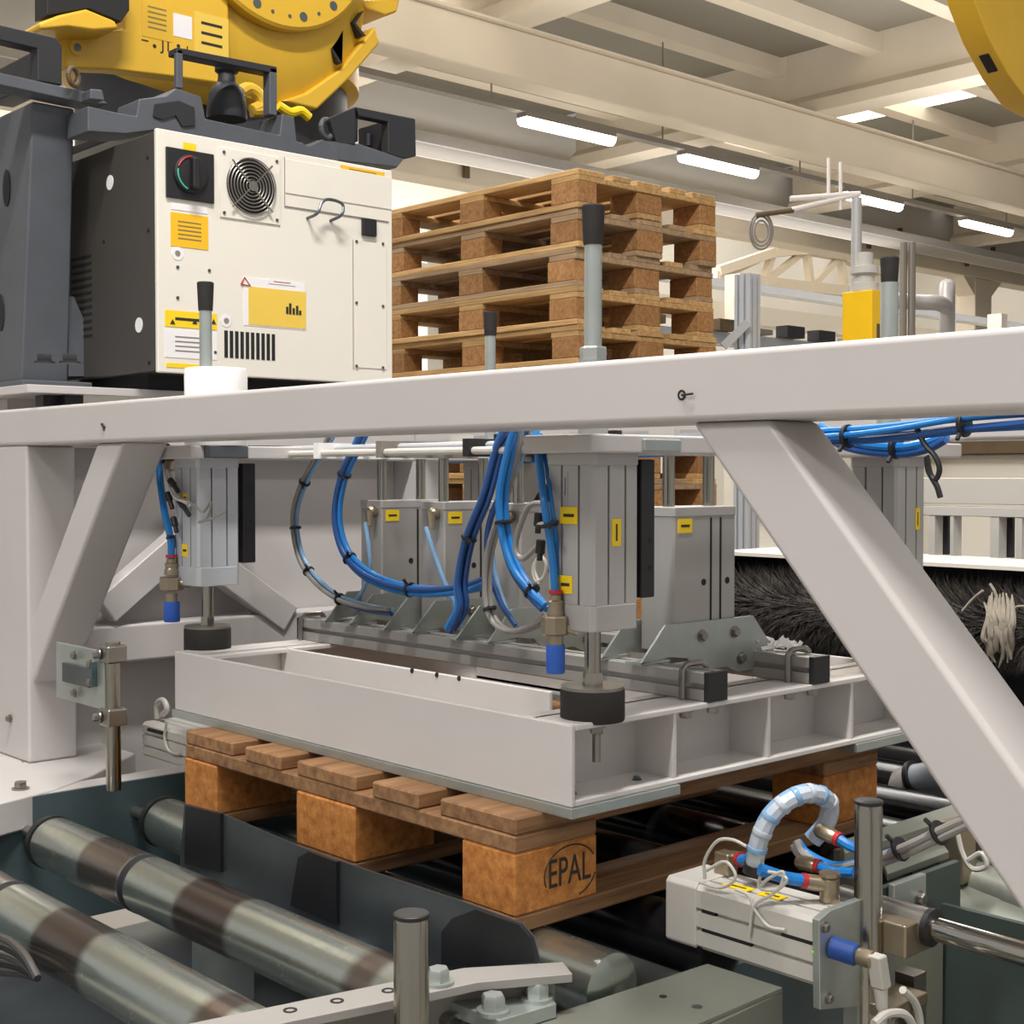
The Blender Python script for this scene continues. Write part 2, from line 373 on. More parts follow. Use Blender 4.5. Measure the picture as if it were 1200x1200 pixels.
# ================================================================== PALLETS
PAL = {}
def pal_mesh(key, x, y, z, m):
    k = (key, m)
    if k not in PAL:
        me = MB().box(-x / 2, x / 2, -y / 2, y / 2, 0, z)
        bm = bmesh.new(); vs = [bm.verts.new(v) for v in me.v]
        for f in me.f: bm.faces.new([vs[i] for i in f])
        bmesh.ops.recalc_face_normals(bm, faces=bm.faces); bmesh.ops.bevel(bm, geom=bm.edges[:], offset=.0025, segments=1, affect='EDGES')
        d = bpy.data.meshes.new(key); bm.to_mesh(d); bm.free(); d.materials.append(M[m]); PAL[k] = d
    return PAL[k]
WID = (.145, .1, .145, .1, .145)
def pallet(loc, rz, label, group, boards, blocks, stringers=None, jit=.004, name='euro_pallet', Lx=1.2, xs=(.0725, .6, 1.1275)):
    t = thing(name, label, 'pallet', loc, group); t.rotation_euler.z = rz
    def piece(nm, key, x, y, sx, sy, z, sz, m):
        o = bpy.data.objects.new(nm, pal_mesh(key, sx, sy, sz, m)); COL.objects.link(o); o.parent = t
        o.location = (x + random.uniform(-jit, jit), y, z); WL[o.name] = Vector(loc); return o
    y = 0
    for w in WID:
        piece('top_board', 'top_board_%d_%d' % (w * 1000, Lx * 1000), Lx / 2, y + w / 2, Lx, w, .122, .022, random.choice(boards)); y += w + .04125
    out = []
    for x in xs:
        piece('stringer_board', 'stringer_board', x, .4, .145, .8, .1, .022, random.choice(stringers or boards))
        for yy, wy in ((.05, .1), (.4, .145), (.75, .1)):
            out.append(piece('block', 'block_%d' % (wy * 1000), x, yy, .145, wy, .022, .078, blocks))
    for yy, wy in ((.05, .1), (.4, .145), (.75, .1)): piece('bottom_board', 'bottom_board_%d_%d' % (wy * 1000, Lx * 1000), Lx / 2, yy, Lx, wy, 0, .022, random.choice(boards))
    return t, out
ORD = ['topmost', 'second', 'third', 'fourth', 'fifth', 'sixth', 'seventh', 'eighth', 'ninth', 'tenth', 'eleventh', 'lowest']
z = 2.552
for i in range(12):
    z -= .144
    lab = ('topmost wooden pallet of the tall stack' if i == 0 else 'lowest wooden pallet of the tall stack' if i == 11 else 'wooden pallet %s from the top of the tall stack' % ORD[i])
    pallet((4.505 + random.uniform(-.012, .012), 3.706 + random.uniform(-.015, .015), z), math.pi / 2 + random.uniform(-.006, .006), lab, 'wooden pallets in the tall stack',
           ['stack_board'] if i in (0, 3, 4) else ['stack_board', 'stack_board_old'] if i > 4 else ['stack_board_old', 'stack_board_old', 'stack_board'], 'stack_block')
tb = thing('pallet_table', 'dark steel table under the tall pallet stack', 'table', (4.1, 4.3, 0))
box('table_top', 'dark_steel', tb, 3.65, 4.55, 3.65, 4.95, z - .06, z)
for x in (3.7, 4.42):
    for y in (3.7, 4.82): box('leg', 'dark_steel', tb, x, x + .08, y, y + .08, 0, z - .06)
PX0, PY0, ZR = 1.147, 1.253, .855
pt, pblocks = pallet((PX0, PY0, ZR), 0, 'worn wooden pallet marked EPAL lying on the rollers under the white frame', None, ['pallet_board'], 'pallet_block', jit=.002, name='wooden_pallet', Lx=.79, xs=(.0725, .7175))
# stamp on the corner block
st = text('stamp_lettering', 'EPAL', .052, 'ink', pt, (PX0 + .095, PY0 - .0006, ZR + .062), (1, 0, 0), (0, 0, 1), .0003)
st.scale = (.68, 1, 1)
ov = [Vector((PX0 + .097 + .046 * math.cos(a), PY0 - .0006, ZR + .061 + .034 * math.sin(a))) for a in [math.radians(200 - 6 * k) for k in range(30)]]
ov2 = [Vector((PX0 + .097 + .046 * math.cos(a), PY0 - .0006, ZR + .061 + .034 * math.sin(a))) for a in [math.radians(290 + 5 * k) for k in range(12)]]
MB().tube(ov, .0009, 5).tube(ov2, .0009, 5).build('stamp_oval', 'ink', pt)

# ================================================================== MACHINE FRAME (painted steel)
BX0, BX1, BZ0, BZ1 = 1.10, 1.20, 1.473, 1.543
NX, NY, LY, RX = 1.265, 1.235, 2.182, 1.931
def machine():
    t = thing('press_machine', 'light grey painted steel portal standing over the roller conveyor', 'machine', (1.6, 1.6, 0))
    MB().box(BX0, BX1, .1, 3.2, BZ0, BZ1).build('front_beam', 'paint_grey', t, .007, 3)
    MB().box(2.05, 2.13, .1, 3.2, BZ0, BZ1).build('rear_beam', 'paint_grey', t, .007, 3)
    for (x0, x1, nm) in ((BX0, BX1, 'a'), (2.05, 2.13, 'b')):
        MB().box(x0 + .002, x1, 2.56, 2.72, .872, BZ0).build('post', 'paint_grey', t, .006, 3)
        MB().box(x0, x1, .20, .33, 0, BZ0).build('post', 'paint_grey', t, .006, 3)
    def brace(x0, x1, ya, yb, za, ysh, zb):
        MB().prism([(ya, za), (yb, za), (yb + ysh, zb), (ya + ysh, zb)], 'x', x0, x1).build('diagonal_brace', 'paint_grey', t, .007, 3)
    brace(BX0 + .012, BX1 - .004, .846, .946, BZ0, -.52, .87)
    brace(2.055, 2.125, .800, .922, BZ0, -.50, .87)
    brace(BX0 + .010, BX1 - .005, 2.188, 2.286, BZ0, .393, 1.0)
    brace(2.055, 2.125, 2.160, 2.283, BZ0, .39, 1.0)
    for y in (NY, LY): MB().box(BX1, 2.05, y - .06, y + .06, 1.445, 1.468).build('cross_plate', 'paint_grey', t, .003)
    MB().box(BX1, 2.05, 2.58, 2.66, BZ0, BZ1).build('side_rail', 'paint_grey', t, .006)
    MB().box(BX1, 2.05, 2.60, 2.66, 1.04, 1.116).build('side_rail', 'paint_grey', t, .006)
    MB().box(BX1, 2.05, 2.665, 2.672, .80, BZ0).build('side_panel', 'paint_grey', t)
    # side bracing, an inverted V
    def sb(p, q, w):
        p = Vector(p); q = Vector(q); d = q - p
        MB().obox((p + q) / 2, d, (0, 1, 0), d.cross(Vector((0, 1, 0))), d.length, .045, w).build('side_brace', 'paint_grey', t, .004)
    a = P(205, 640, Y=2.615); b = P(120, 715, Y=2.615); sb(a + (a - b) * .9, b, .062)
    a = P(275, 680, Y=2.615); b = P(335, 725, Y=2.615); sb(a + (a - b) * 1.2, b, .062)
    # holes with screws in the beam
    for (px, py, r) in ((799, 463, .0055), (122, 502, .0045)):
        q = P(px, py, X=BX0)
        MB().lathe(q + Vector((.004, 0, 0)), (-1, 0, 0), [(r, 0), (r, .0045), (r * .6, .0046), (r * .6, .001)], 18).build('screw_hole', 'slot_black', t)
    q = P(799, 463, X=BX0)
    MB().tube([q, q + Vector((-.004, -.008, 0)), q + Vector((-.004, -.018, .0005))], .0012, 6).build('cotter_wire', 'ink', t)
    q = P(122, 499, X=BX0); MB().obox(q - Vector((.002, 0, 0)), (0, 1, .7), (0, -.7, 1), (1, 0, 0), .012, .003, .004).build('cotter_wire', 'ink', t)
    # floor-side foot of the far post
    foot = [P(px, py, Z=.872) for px, py in ((-60, 951), (0, 941), (62, 925), (110, 907))]
    pl = [(p.x, p.y) for p in foot] + [(1.30, 2.52), (1.30, 2.75), (.80, 2.75)]
    MB().prism(pl, 'z', .815, .872).build('foot_plate', 'paint_grey', t, .004)
    for px, py in ((12, 842), (27, 897)):
        q = P(px, py, X=BX0); MB().hexbolt(q, (-1, 0, 0), .006, .008).build('bolt', 'steel', t)
    q = P(24, 925, Z=.872); MB().hexbolt(q, (0, 0, 1), .011, .014).build('bolt', 'steel', t)
    q = P(60, 868, X=1.15); q.y = 2.56; 
    return t
mf = machine()

# ================================================================== PRESS FRAME (white welded frame on the pallet)
def press():
    x0, x1, y0, y1, zb, zt = 1.199, 1.992, 1.206, 2.18, 1.012, 1.113
    t = thing('pressing_grid', 'white welded steel frame pressing down on the pallet', 'frame', ((x0 + x1) / 2, (y0 + y1) / 2, .999))
    th = .007
    def webbed(xw, s):
        MB().box(min(xw, xw + s * th), max(xw, xw + s * th), y0, y1, zb, zt).build('long_side_plate', 'white_paint', t, .002)
    webbed(x0, 1); webbed(x1, -1)
    MB().box(x0 + .165, x0 + .172, y0 + .21, y1 - .08, zb, zt).build('inner_plate', 'white_paint', t, .002)
    MB().box(x1 - .172, x1 - .165, y0 + .21, y1 - .08, zb, zt).build('inner_plate', 'white_paint', t, .002)
    MB().box(x0 + th, x0 + .172, y0 + .08, y1 - .08, zb, zb + th).build('floor_strip', 'white_paint', t)
    MB().box(x1 - .172, x1 - th, y0 + .08, y1 - .08, zb, zb + th).build('floor_strip', 'white_paint', t)
    for s, ye in ((1, y0), (-1, y1)):
        w = ye + s * .07
        MB().box(x0 + th, x1 - th, min(w, w + s * .006), max(w, w + s * .006), zb, zt).build('end_web', 'white_paint', t)
        MB().box(x0 + th, x1 - th, min(ye, ye + s * .10), max(ye, ye + s * .10), zt - .008, zt).build('top_flange', 'white_paint', t, .002)
        MB().box(x0 + th, x1 - th, min(ye, ye + s * .07), max(ye, ye + s * .07), zb, zb + .008).build('bottom_flange', 'white_paint', t, .002)
        for k in (.193, .394, .597):
            MB().box(x0 + k - .003, x0 + k + .003, min(ye + s * .002, w), max(ye + s * .002, w), zb + .008, zt - .008).build('rib', 'white_paint', t)
    for a, b in ((x0 - .004, x0 + .198), (x1 - .19, x1 + .004)):
        MB().box(a, b, y0 - .004, y1 + .004, .999, zb).build('base_plate', 'zinc', t, .001)
    # screws under the top flange and inside the near corner
    for dx in (.058, .228, .285, .458, .512):
        q = Vector((x0 + dx, y0 + .014, zt - .008)); o = MB().hexbolt(q, (0, 0, -1), .0085, .011)
        if dx < .1: o.cyl(q, q - Vector((0, 0, .046)), .0055, n=12)
        o.build('bolt', 'steel', t)
    for dx in (.03, .15):
        MB().hexbolt((x0 + dx, y0 + .03, zb + .008), (0, 0, 1), .005, .005).build('bolt', 'dark_steel', t)
    for px, py in ((483, 786), (512, 791), (538, 795)):
        q = P(px, py, X=x0 + .165); MB().lathe(q + Vector((.001, 0, 0)), (-1, 0, 0), [(.004, 0), (.004, .002)], 12).build('screw_hole', 'slot_black', t)
    return t
press()

# ================================================================== HOLD-DOWN CYLINDERS
def sticker(parent, c, right, up, w, h, m='label_yellow', lines=1, ink='ink'):
    """thin glued label, c = centre on the surface"""
    c = Vector(c); r = Vector(right).normalized(); u = Vector(up).normalized(); n = r.cross(u)
    o = MB().obox(c + n * .0005, r, u, n, w, h, .001).build('sticker', m, parent)
    if lines:
        b = MB()
        for i in range(lines):
            v = (0 if lines == 1 else (i / (lines - 1) - .5) * h * .5)
            b.obox(c + n * .0011 + u * v, r, u, n, w * .62, min(h * .18, h * .22 / lines), .0004)
        b.build('print', ink, o)
    return o
def rodcap(t, x, y, ztop, rr=.011, nut=True):
    cyl('guide_rod', 'zinc', t, (x, y, 1.44), (x, y, ztop - .04), rr)
    MB().lathe((x, y, ztop - .05), (0, 0, 1), [(.0122, 0), (.0128, .004), (.0146, .044), (.0148, .048), (.0135, .05)], 28).build('rubber_cap', 'rubber', t)
    if nut:
        MB().lathe((x, y, 1.468), (0, 0, 1), [(.019, 0), (.019, .094)], 24).build('collar', 'zinc', t)
        MB().lathe((x, y, 1.556), (0, 0, 1), [(.0165, 0), (.0175, .002), (.0175, .021), (.016, .023)], 6).build('hex_nut', 'zinc', t)
def holddown(x, y, label, m, near=True, det=None):
    t = thing('hold_down_cylinder', label, 'pneumatic cylinder', (x, y, 1.109), 'hold-down cylinders at the frame corners')
    MB().prism(grooved(x, y, .041, .041, (-.014, .016), .0035, .006), 'z', 1.258, 1.43).build('barrel', m, t)
    MB().prism(grooved(x, y, .042, .042, (), .004, .004, .006), 'z', 1.225, 1.258).build('end_cap', m, t, .002)
    MB().prism(grooved(x, y, .043, .043, (), .004, .004, .006), 'z', 1.43, 1.446).build('end_cap', m, t, .002)
    if x < 1.5: MB().box(x + .052, x + .078, y - .035, y + .02, 1.262, 1.438).build('guide_plate', 'black_plastic', t, .002)
    for zz in (1.30, 1.335) if x < 1.5 else ():
        MB().lathe((x + .068, y - .0345, zz), (0, -1, 0), [(.004, 0), (.004, .0006), (.002, .0008)], 14).build('screw', 'slot_black', t)
    cyl('piston_rod', 'stainless', t, (x, y, 1.15), (x, y, 1.23), .0105)
    MB().lathe((x, y, 1.153), (0, 0, 1), [(.013, 0), (.013, .012), (.0118, .016)], 6).build('rod_nut', 'stainless', t)
    MB().lathe((x, y, 1.109), (0, 0, 1), [(.040, 0), (.041, .002), (.041, .038), (.040, .04)], 40).build('rubber_foot', 'rubber', t)
    MB().lathe((x, y, 1.149), (0, 0, 1), [(.040, 0), (.040, .004)], 40).build('steel_disc', 'steel', t)
    return t
N = holddown(NX, NY, 'grey hold-down cylinder with large yellow labels at the near corner of the white frame', 'alu_body')
rodcap(N, NX, NY, 1.756)
L = holddown(NX, LY, 'pale hold-down cylinder at the far left corner of the white frame', 'alu_light')
rodcap(L, NX, LY, 1.755, nut=False)
R = holddown(RX, NY, 'grey hold-down cylinder behind the big right brace', 'alu_body'); rodcap(R, RX, NY, 1.760, .014)
Fc = holddown(RX, LY, 'hold-down cylinder whose slim capped rod shows in front of the pallet stack', 'alu_body'); rodcap(Fc, RX, LY, 1.755, nut=False)
q = P(253, 432, X=NX); MB().lathe((q.x, q.y, 1.468), (0, 0, 1), [(.053, 0), (.054, .003), (.054, .130), (.052, .134)], 40).build('spacer', 'white_plastic', L)
# labels on the near cylinder
fx = NX - .041; fy = NY - .041
sticker(N, P(667, 604, X=fx), (0, -1, 0), (0, 0, 1), .030, .021)
sticker(N, P(663, 685, X=fx), (0, -1, 0), (0, 0, 1), .024, .022)
sticker(N, P(722, 624, Y=fy), (0, 0, 1), (-1, 0, 0), .034, .016)
sticker(N, P(663, 570, X=fx), (0, 0, 1), (0, 1, 0), .036, .008, 'alu_body', 1, 'navy_hose')
sticker(L, P(217, 645, X=fx), (0, -1, 0), (0, 0, 1), .019, .022)
sticker(L, P(217, 583, X=fx), (0, -1, 0), (0, 0, 1), .016, .014)
fr = NY - .041
sticker(R, P(1075, 608, Y=fr), (0, 0, 1), (-1, 0, 0), .034, .012)

def airfitting(parent, px, py0, X, sc=1.0):
    """quick coupling with a blue silencer, hung beside a cylinder"""
    q = P(px, py0, X=X)
    MB().lathe(q, (0, 0, -1), [(.0075 * sc, 0), (.0075 * sc, .006), (.010 * sc, .008), (.009 * sc, .016), (.0105 * sc, .02), (.0105 * sc, .028)], 20).build('coupling', 'nickel', parent)
    MB().lathe(q + Vector((0, 0, -.026 * sc)), (0, 0, -1), [(.0165 * sc, 0), (.018 * sc, .002), (.018 * sc, .022), (.016 * sc, .024)], 8).build('coupling_body', 'nickel', parent)
    MB().lathe(q + Vector((0, 0, -.05 * sc)), (0, 0, -1), [(.010 * sc, 0), (.010 * sc, .018)], 16).build('stem', 'nickel', parent)
    MB().lathe(q + Vector((0, 0, -.062 * sc)), (0, 0, -1), [(.0115 * sc, 0), (.012 * sc, .002), (.012 * sc, .034), (.011 * sc, .036)], 20).build('silencer', 'blue_plastic', parent)
    MB().lathe(q + Vector((0, 0, .006 * sc)), (0, 0, -1), [(.0085 * sc, 0), (.0085 * sc, .005)], 18).build('release_ring', 'red_ring', parent)
    return q
XA = NX - .05
qn = airfitting(N, 651, 697, XA); ql = airfitting(L, 201, 655, XA, 1.2)
MB().cyl(qn + Vector((0, 0, -.038)), Vector((NX - .03, qn.y - .02, qn.z - .045)), .007, n=12).build('elbow', 'nickel', N)
MB().cyl(ql + Vector((0, 0, -.038)), Vector((NX - .03, ql.y - .03, ql.z - .045)), .007, n=12).build('elbow', 'nickel', L)

# ================================================================== RAILS, SLIDES AND BRACKETS ON THE WHITE FRAME
def rail(x, label):
    t = thing('aluminium_rail', label, 'rail', (x, 1.69, 1.113), 'slotted aluminium rails on the white frame')
    me = MB()
    pr = grooved(x, 1.133, .02, .02, (0,), .008, .009, .0015)
    me.prism(pr, 'y', 1.212, 2.178).build('profile', 'aluminium', t)
    for y0, y1 in ((1.203, 1.212), (2.178, 2.187)): box('end_cap', 'black_plastic', t, x - .02, x + .02, y0, y1, 1.113, 1.153, .001)
    for y in (1.245, 2.165):
        pts = [(x - .026, y, 1.098), (x - .026, y, 1.148), (x - .022, y, 1.157), (x - .014, y, 1.16), (x + .014, y, 1.16), (x + .022, y, 1.157), (x + .026, y, 1.148), (x + .026, y, 1.098)]
        MB().tube(crom(pts, 4), .0045, 8).build('u_bolt', 'steel', t)
    return t
rail(1.475, 'slotted aluminium rail along the front of the white frame')
rail(1.712, 'slotted aluminium rail further back on the white frame')
def slide(y, label, lab=True, fit=True):
    x0, x1, z0, z1 = 1.515, 1.655, 1.165, 1.372
    t = thing('lift_slide', label, 'pneumatic slide', ((x0 + x1) / 2, y + .03, 1.153), 'guided lift slides on the rails')
    cx = (x0 + x1) / 2
    pr = grooved(cx, y + .032, .07, .032, (), .004, .005, .003)
    MB().prism(pr, 'z', z0, z1 - .014).build('housing', 'aluminium', t)
    MB().prism(grooved(cx, y + .032, .071, .033, (), .004, .005, .003), 'z', z1 - .014, z1).build('top_plate', 'alu_body', t, .0015)
    for dx in (.012, .034):
        box('slot', 'slot_black', t, cx + dx - .0018, cx + dx + .0018, y - .0008, y + .004, z0 + .01, z1 - .016)
    for dx in (-.004, .05): MB().lathe((cx + dx, y + .0005, 1.262), (0, -1, 0), [(.005, 0), (.005, .0012), (.003, .0014)], 14).build('port', 'slot_black', t)
    for dx in (-.045, .045): cyl('guide_rod', 'stainless', t, (cx + dx, y + .032, z1), (cx + dx, y + .032, 1.447), .009)
    if lab: sticker(t, (x0 - .0005 + .002, y + .022, 1.338), (0, -1, 0), (0, 0, 1), .028, .02) if False else sticker(t, (x0 + .024, y, 1.345), (1, 0, 0), (0, 0, 1), .030, .020)
    if fit:
        MB().lathe((x0 + .002, y + .02, 1.352), (-1, -.2, 0), [(.010, 0), (.010, .016), (.007, .02)], 14).build('elbow_fitting', 'nickel', t)
        MB().cyl((x0 - .016, y + .016, 1.354), (x0 - .018, y + .012, 1.326), .0075, .006, n=12).build('elbow_fitting', 'nickel', t)
    # folded zinc mounting bracket across both rails
    for yy in (y - .006, y + .07):
        pl = [(1.440, 1.155), (1.492, 1.206), (1.690, 1.206), (1.735, 1.158), (1.700, 1.125), (1.655, 1.125), (1.63, 1.135), (1.56, 1.135), (1.54, 1.155), (1.50, 1.160)]
        MB().prism(pl, 'y', yy, yy + .004).build('bracket_plate', 'zinc', t)
        MB().box(1.440, 1.50, yy, yy + .03, 1.1535, 1.157).build('bracket_foot', 'zinc', t)
        for bx, bz in ((1.57, 1.185), (1.645, 1.185), (1.66, 1.145)): MB().hexbolt((bx, yy, bz), (0, -1, 0), .007, .008).build('bolt', 'steel', t)
    return t
slide(1.318, 'grey lift slide with yellow label beside the near hold-down cylinder', fit=False)
slide(1.64, 'grey lift slide behind the dense blue hoses', lab=False)
slide(1.83, 'right one of two labelled grey slides behind the looping hoses')
slide(2.005, 'left one of two labelled grey slides behind the looping hoses')

# ================================================================== HOSES
def bundle(name, label, path, hoses, ties=(), cat='hoses', group=None, n=10):
    """path: centre line points; hoses: (offset_a, offset_b, radius, material); ties: fractions along the path"""
    pts = crom(path, n); base = min(pts, key=lambda p: p.z)
    t = thing(name, label, cat, base, group)
    e1s = []; e = (pts[1] - pts[0]).normalized().orthogonal().normalized()
    fr = []
    for i in range(len(pts)):
        d = (pts[min(i + 1, len(pts) - 1)] - pts[max(i - 1, 0)]).normalized()
        e = (e - d * e.dot(d)).normalized(); fr.append((e.copy(), d.cross(e), d))
    R_ = 0
    for k, (a, b, r, m) in enumerate(hoses):
        q = []
        for i, p in enumerate(pts):
            tw = .8 * math.sin(i / len(pts) * 3 + k * .3); ca, sa = math.cos(tw), math.sin(tw)
            q.append(p + fr[i][0] * (a * ca - b * sa) + fr[i][1] * (a * sa + b * ca))
        MB().tube(q, r, 9).build('hose', m, t); R_ = max(R_, math.hypot(a, b) + r)
    for f in ties:
        i = min(int(f * (len(pts) - 1)), len(pts) - 2); p = pts[i]; d = fr[i][2]
        ring = MB().lathe(p - d * .0025, d, [(R_ + .0012, 0), (R_ + .0016, .001), (R_ + .0016, .004), (R_ + .0012, .005)], 16)
        ring.obox(p + fr[i][0] * (R_ + .006), fr[i][0], fr[i][1], d, .012, .004, .004)
        ring.build('cable_tie', 'black_plastic', t)
    return t
def PP(l, X): return [P(a, b, X=(X if len(c) == 0 else c[0])) for a, b, *c in l]
o4 = .0062
bundle('hose_bundle', 'slim blue and grey hose loop hanging furthest left under the beam', PP(((392, 500), (383, 520), (357, 565), (346, 605), (352, 650), (370, 680), (398, 702), (430, 712), (458, 716)), 1.46),
       ((-.004, .003, .0042, 'navy_hose'), (.005, .002, .0042, 'grey_hose'), (0, -.005, .004, 'sky_hose')), (.25, .42, .58, .76))
bundle('hose_bundle', 'thick bright blue hose loop sweeping below the two labelled slides', PP(((430, 500), (420, 520), (402, 560), (395, 605), (404, 645), (428, 672), (465, 688), (505, 693), (545, 690), (572, 682)), 1.44),
       ((-o4, 0, .0052, 'blue_hose'), (o4, 0, .0052, 'navy_hose'), (0, o4, .0052, 'blue_hose'), (0, -o4, .0052, 'blue_hose')), (.22, .48, .72))
bundle('hose_bundle', 'dense navy hoses dropping behind the beam centre to the left', PP(((598, 500), (585, 525), (570, 580), (550, 630), (540, 680), (541, 712), (528, 738)), 1.40),
       ((-.006, 0, .005, 'navy_hose'), (.006, .001, .005, 'navy_hose'), (0, .007, .0045, 'blue_hose'), (0, -.007, .0045, 'navy_hose')), (.5,))
bundle('hose_bundle', 'bright blue hose pair swinging right into the near cylinder', PP(((606, 500), (598, 530), (589, 580), (592, 625), (604, 665), (625, 695), (640, 712)), 1.37),
       ((-.006, 0, .0055, 'blue_hose'), (.006, .001, .0055, 'blue_hose'), (0, .007, .0045, 'navy_hose')), (.45, .82))
bundle('hose_bundle', 'grey hoses looping low between the slides and the near cylinder', PP(((612, 500), (605, 540), (588, 600), (574, 650), (572, 700), (580, 728), (600, 740), (628, 733), (642, 722)), 1.39),
       ((-.004, 0, .004, 'grey_hose'), (.005, .001, .004, 'grey_hose')), (.55,))
bundle('hose_bundle', 'shiny pale blue hose falling straight beside the grey loop', PP(((622, 500), (610, 540), (580, 610), (578, 660), (590, 705), (606, 735)), 1.42),
       ((0, 0, .0042, 'sky_hose'), (.009, .002, .0042, 'navy_hose')), ())
bundle('air_hose', 'single pale blue hose from the right labelled slide down to the rail', PP(((499, 618), (506, 640), (520, 680), (534, 712), (540, 735)), 1.46), ((0, 0, .0042, 'sky_hose'),), (), 'hose')
bundle('air_hose', 'single pale blue hose from the left labelled slide down to the rail', PP(((428, 612), (432, 640), (433, 668), (426, 690), (415, 706)), 1.47), ((0, 0, .0038, 'sky_hose'),), (), 'hose')
bundle('air_hose', 'bright blue hose feeding the brass coupling of the near cylinder', [P(628, 505, X=1.25), P(631, 535, X=1.23), P(638, 590, X=XA - .01), P(647, 650, X=XA), P(651, 699, X=XA)], ((0, 0, .0052, 'blue_hose'), (-.009, -.004, .003, 'blue_hose')), (.22, .62), 'hose')
bundle('air_hose', 'bright blue hose feeding the brass coupling of the far left cylinder', [P(190, 528, X=1.235), P(187, 552, X=1.225), P(193, 600, X=XA), P(200, 630, X=XA), P(201, 657, X=XA)], ((0, 0, .0065, 'blue_hose'),), (.75,), 'hose')
bundle('sensor_cable', 'white sensor cables with black plugs beside the far left cylinder', [P(192, 515, X=1.235), P(196, 545, X=1.225), P(207, 580, X=1.215), P(222, 592, X=1.20)], ((0, 0, .0028, 'pale_cable'), (.006, .003, .0022, 'pale_cable')), (.1, .3), 'cable')
for (a, b, tx) in (((199, 562), (209, 576), 'upper'), ((210, 586), (222, 604), 'lower'), ((196, 577), (202, 596), 'leftmost'), ((203, 606), (207, 624), 'bottom')):
    tag(MB().lathe(P(*a, X=1.21), P(*b, X=1.21) - P(*a, X=1.21), [(.0045, 0), (.006, .002), (.006, .016), (.0042, .018), (.0042, (P(*b, X=1.21) - P(*a, X=1.21)).length)], 12).build('cable_plug', 'black_plastic'),
        'small black sensor plug beside the far left cylinder, %s of four' % tx, 'plug', 'sensor plugs by the far left cylinder')
pts = [P(a, b, X=1.205) for a, b in ((213, 585), (228, 592), (238, 600), (247, 588), (243, 606), (233, 612), (250, 607), (264, 600))]
tag(MB().tube(crom(pts, 6), .0022, 7).build('sensor_wire', 'grey_hose'), 'thin grey sensor wire looped on the far left cylinder', 'wire')
for (px, py, tx) in ((632, 600, 'upper'), (634, 632, 'lower')):
    q = P(px, py, X=1.26); tag(MB().lathe(q, (0, .1, -1), [(.005, 0), (.0065, .002), (.0065, .018), (.004, .02), (.004, .028)], 12).build('cable_plug', 'black_plastic'),
        'small black plug left of the near cylinder, %s one' % tx, 'plug', 'plugs by the near cylinder')
pts = [P(a, b, X=1.30) for a, b in ((640, 590), (622, 592), (612, 610), (604, 640), (612, 655), (630, 640))]
tag(MB().tube(crom(pts, 6), .004, 8).build('sensor_cable', 'grey_hose'), 'grey brown cable curling left of the near cylinder', 'cable')
pts = [P(a, b, X=1.29) for a, b in ((634, 648), (625, 665), (628, 680), (637, 676), (640, 660), (632, 652), (627, 668), (632, 684))]
tag(MB().tube(crom(pts, 6), .0024, 7).build('sensor_wire', 'pale_cable'), 'small white wire coil left of the near cylinder', 'wire')
# hoses running along the rear beam
bundle('hose_bundle', 'blue hoses lying level under the rear beam behind the centre', [Vector((2.02, 2.45, 1.462)), Vector((2.0, 2.2, 1.459)), Vector((1.98, 2.0, 1.462)), Vector((1.90, 1.75, 1.464)), Vector((1.9, 1.45, 1.464))],
       ((-.007, 0, .005, 'blue_hose'), (.005, .002, .005, 'sky_hose'), (0, .009, .005, 'blue_hose'), (.013, .002, .005, 'blue_hose')), (.3,))
qs = [P(a, b, X=1.5) for a, b in ((840, 500), (920, 512), (980, 512), (1050, 507), (1130, 497), (1210, 490))]
bundle('hose_bundle', 'blue hoses strung under the beam right of the big brace', qs, ((-.008, 0, .005, 'blue_hose'), (.006, .002, .005, 'navy_hose'), (0, .009, .005, 'blue_hose'), (0, -.009, .004, 'blue_hose')), (.45, .8))
qs = [P(a, b, X=1.55) for a, b in ((960, 500), (1000, 518), (1050, 524), (1085, 519), (1110, 510))]
bundle('air_hose', 'lower sagging blue hose right of the big brace', qs, ((0, 0, .006, 'blue_hose'), (.009, 0, .005, 'navy_hose')), (.5,), 'hose')
pts = [P(a, b, X=1.5) for a, b in ((1072, 496), (1083, 520), (1096, 535), (1101, 550), (1096, 562), (1088, 552), (1086, 535), (1090, 555), (1098, 570), (1102, 583))]
tag(MB().tube(crom(pts, 6), .0035, 8).build('cable_end', 'black_plastic'), 'black cable end knotted and dangling under the right blue hoses', 'cable')
ln = thing('pneumatic_lines', 'pale pneumatic lines running along under the front beam', 'pipes', (1.45, 1.95, 1.45))
for x, z_, r_, m in ((1.40, 1.455, .006, 'pale_cable'), (1.43, 1.463, .007, 'alu_light'), (1.49, 1.458, .006, 'pale_cable'), (1.53, 1.466, .008, 'alu_light'), (1.58, 1.456, .006, 'tray_grey')):
    MB().cyl((x, 1.42, z_), (x, 2.52, z_), r_, n=10).build('line', m, ln)
for y, m in ((1.62, 'black_plastic'), (1.84, 'tray_grey'), (2.02, 'white_plastic'), (2.30, 'black_plastic')): MB().box(1.39, 1.60, y, y + .015, 1.446, 1.4735).build('clip', m, ln)
vb = thing('valve_rail', 'pale aluminium valve rail lying along the rear beam', 'rail', (1.96, 1.9, 1.47))
MB().box(1.90, 1.95, 1.30, 2.5, 1.475, 1.492).build('rail_bar', 'alu_light', vb)
MB().box(1.955, 2.0, 1.45, 2.3, 1.475, 1.500).build('rail_bar', 'aluminium', vb)
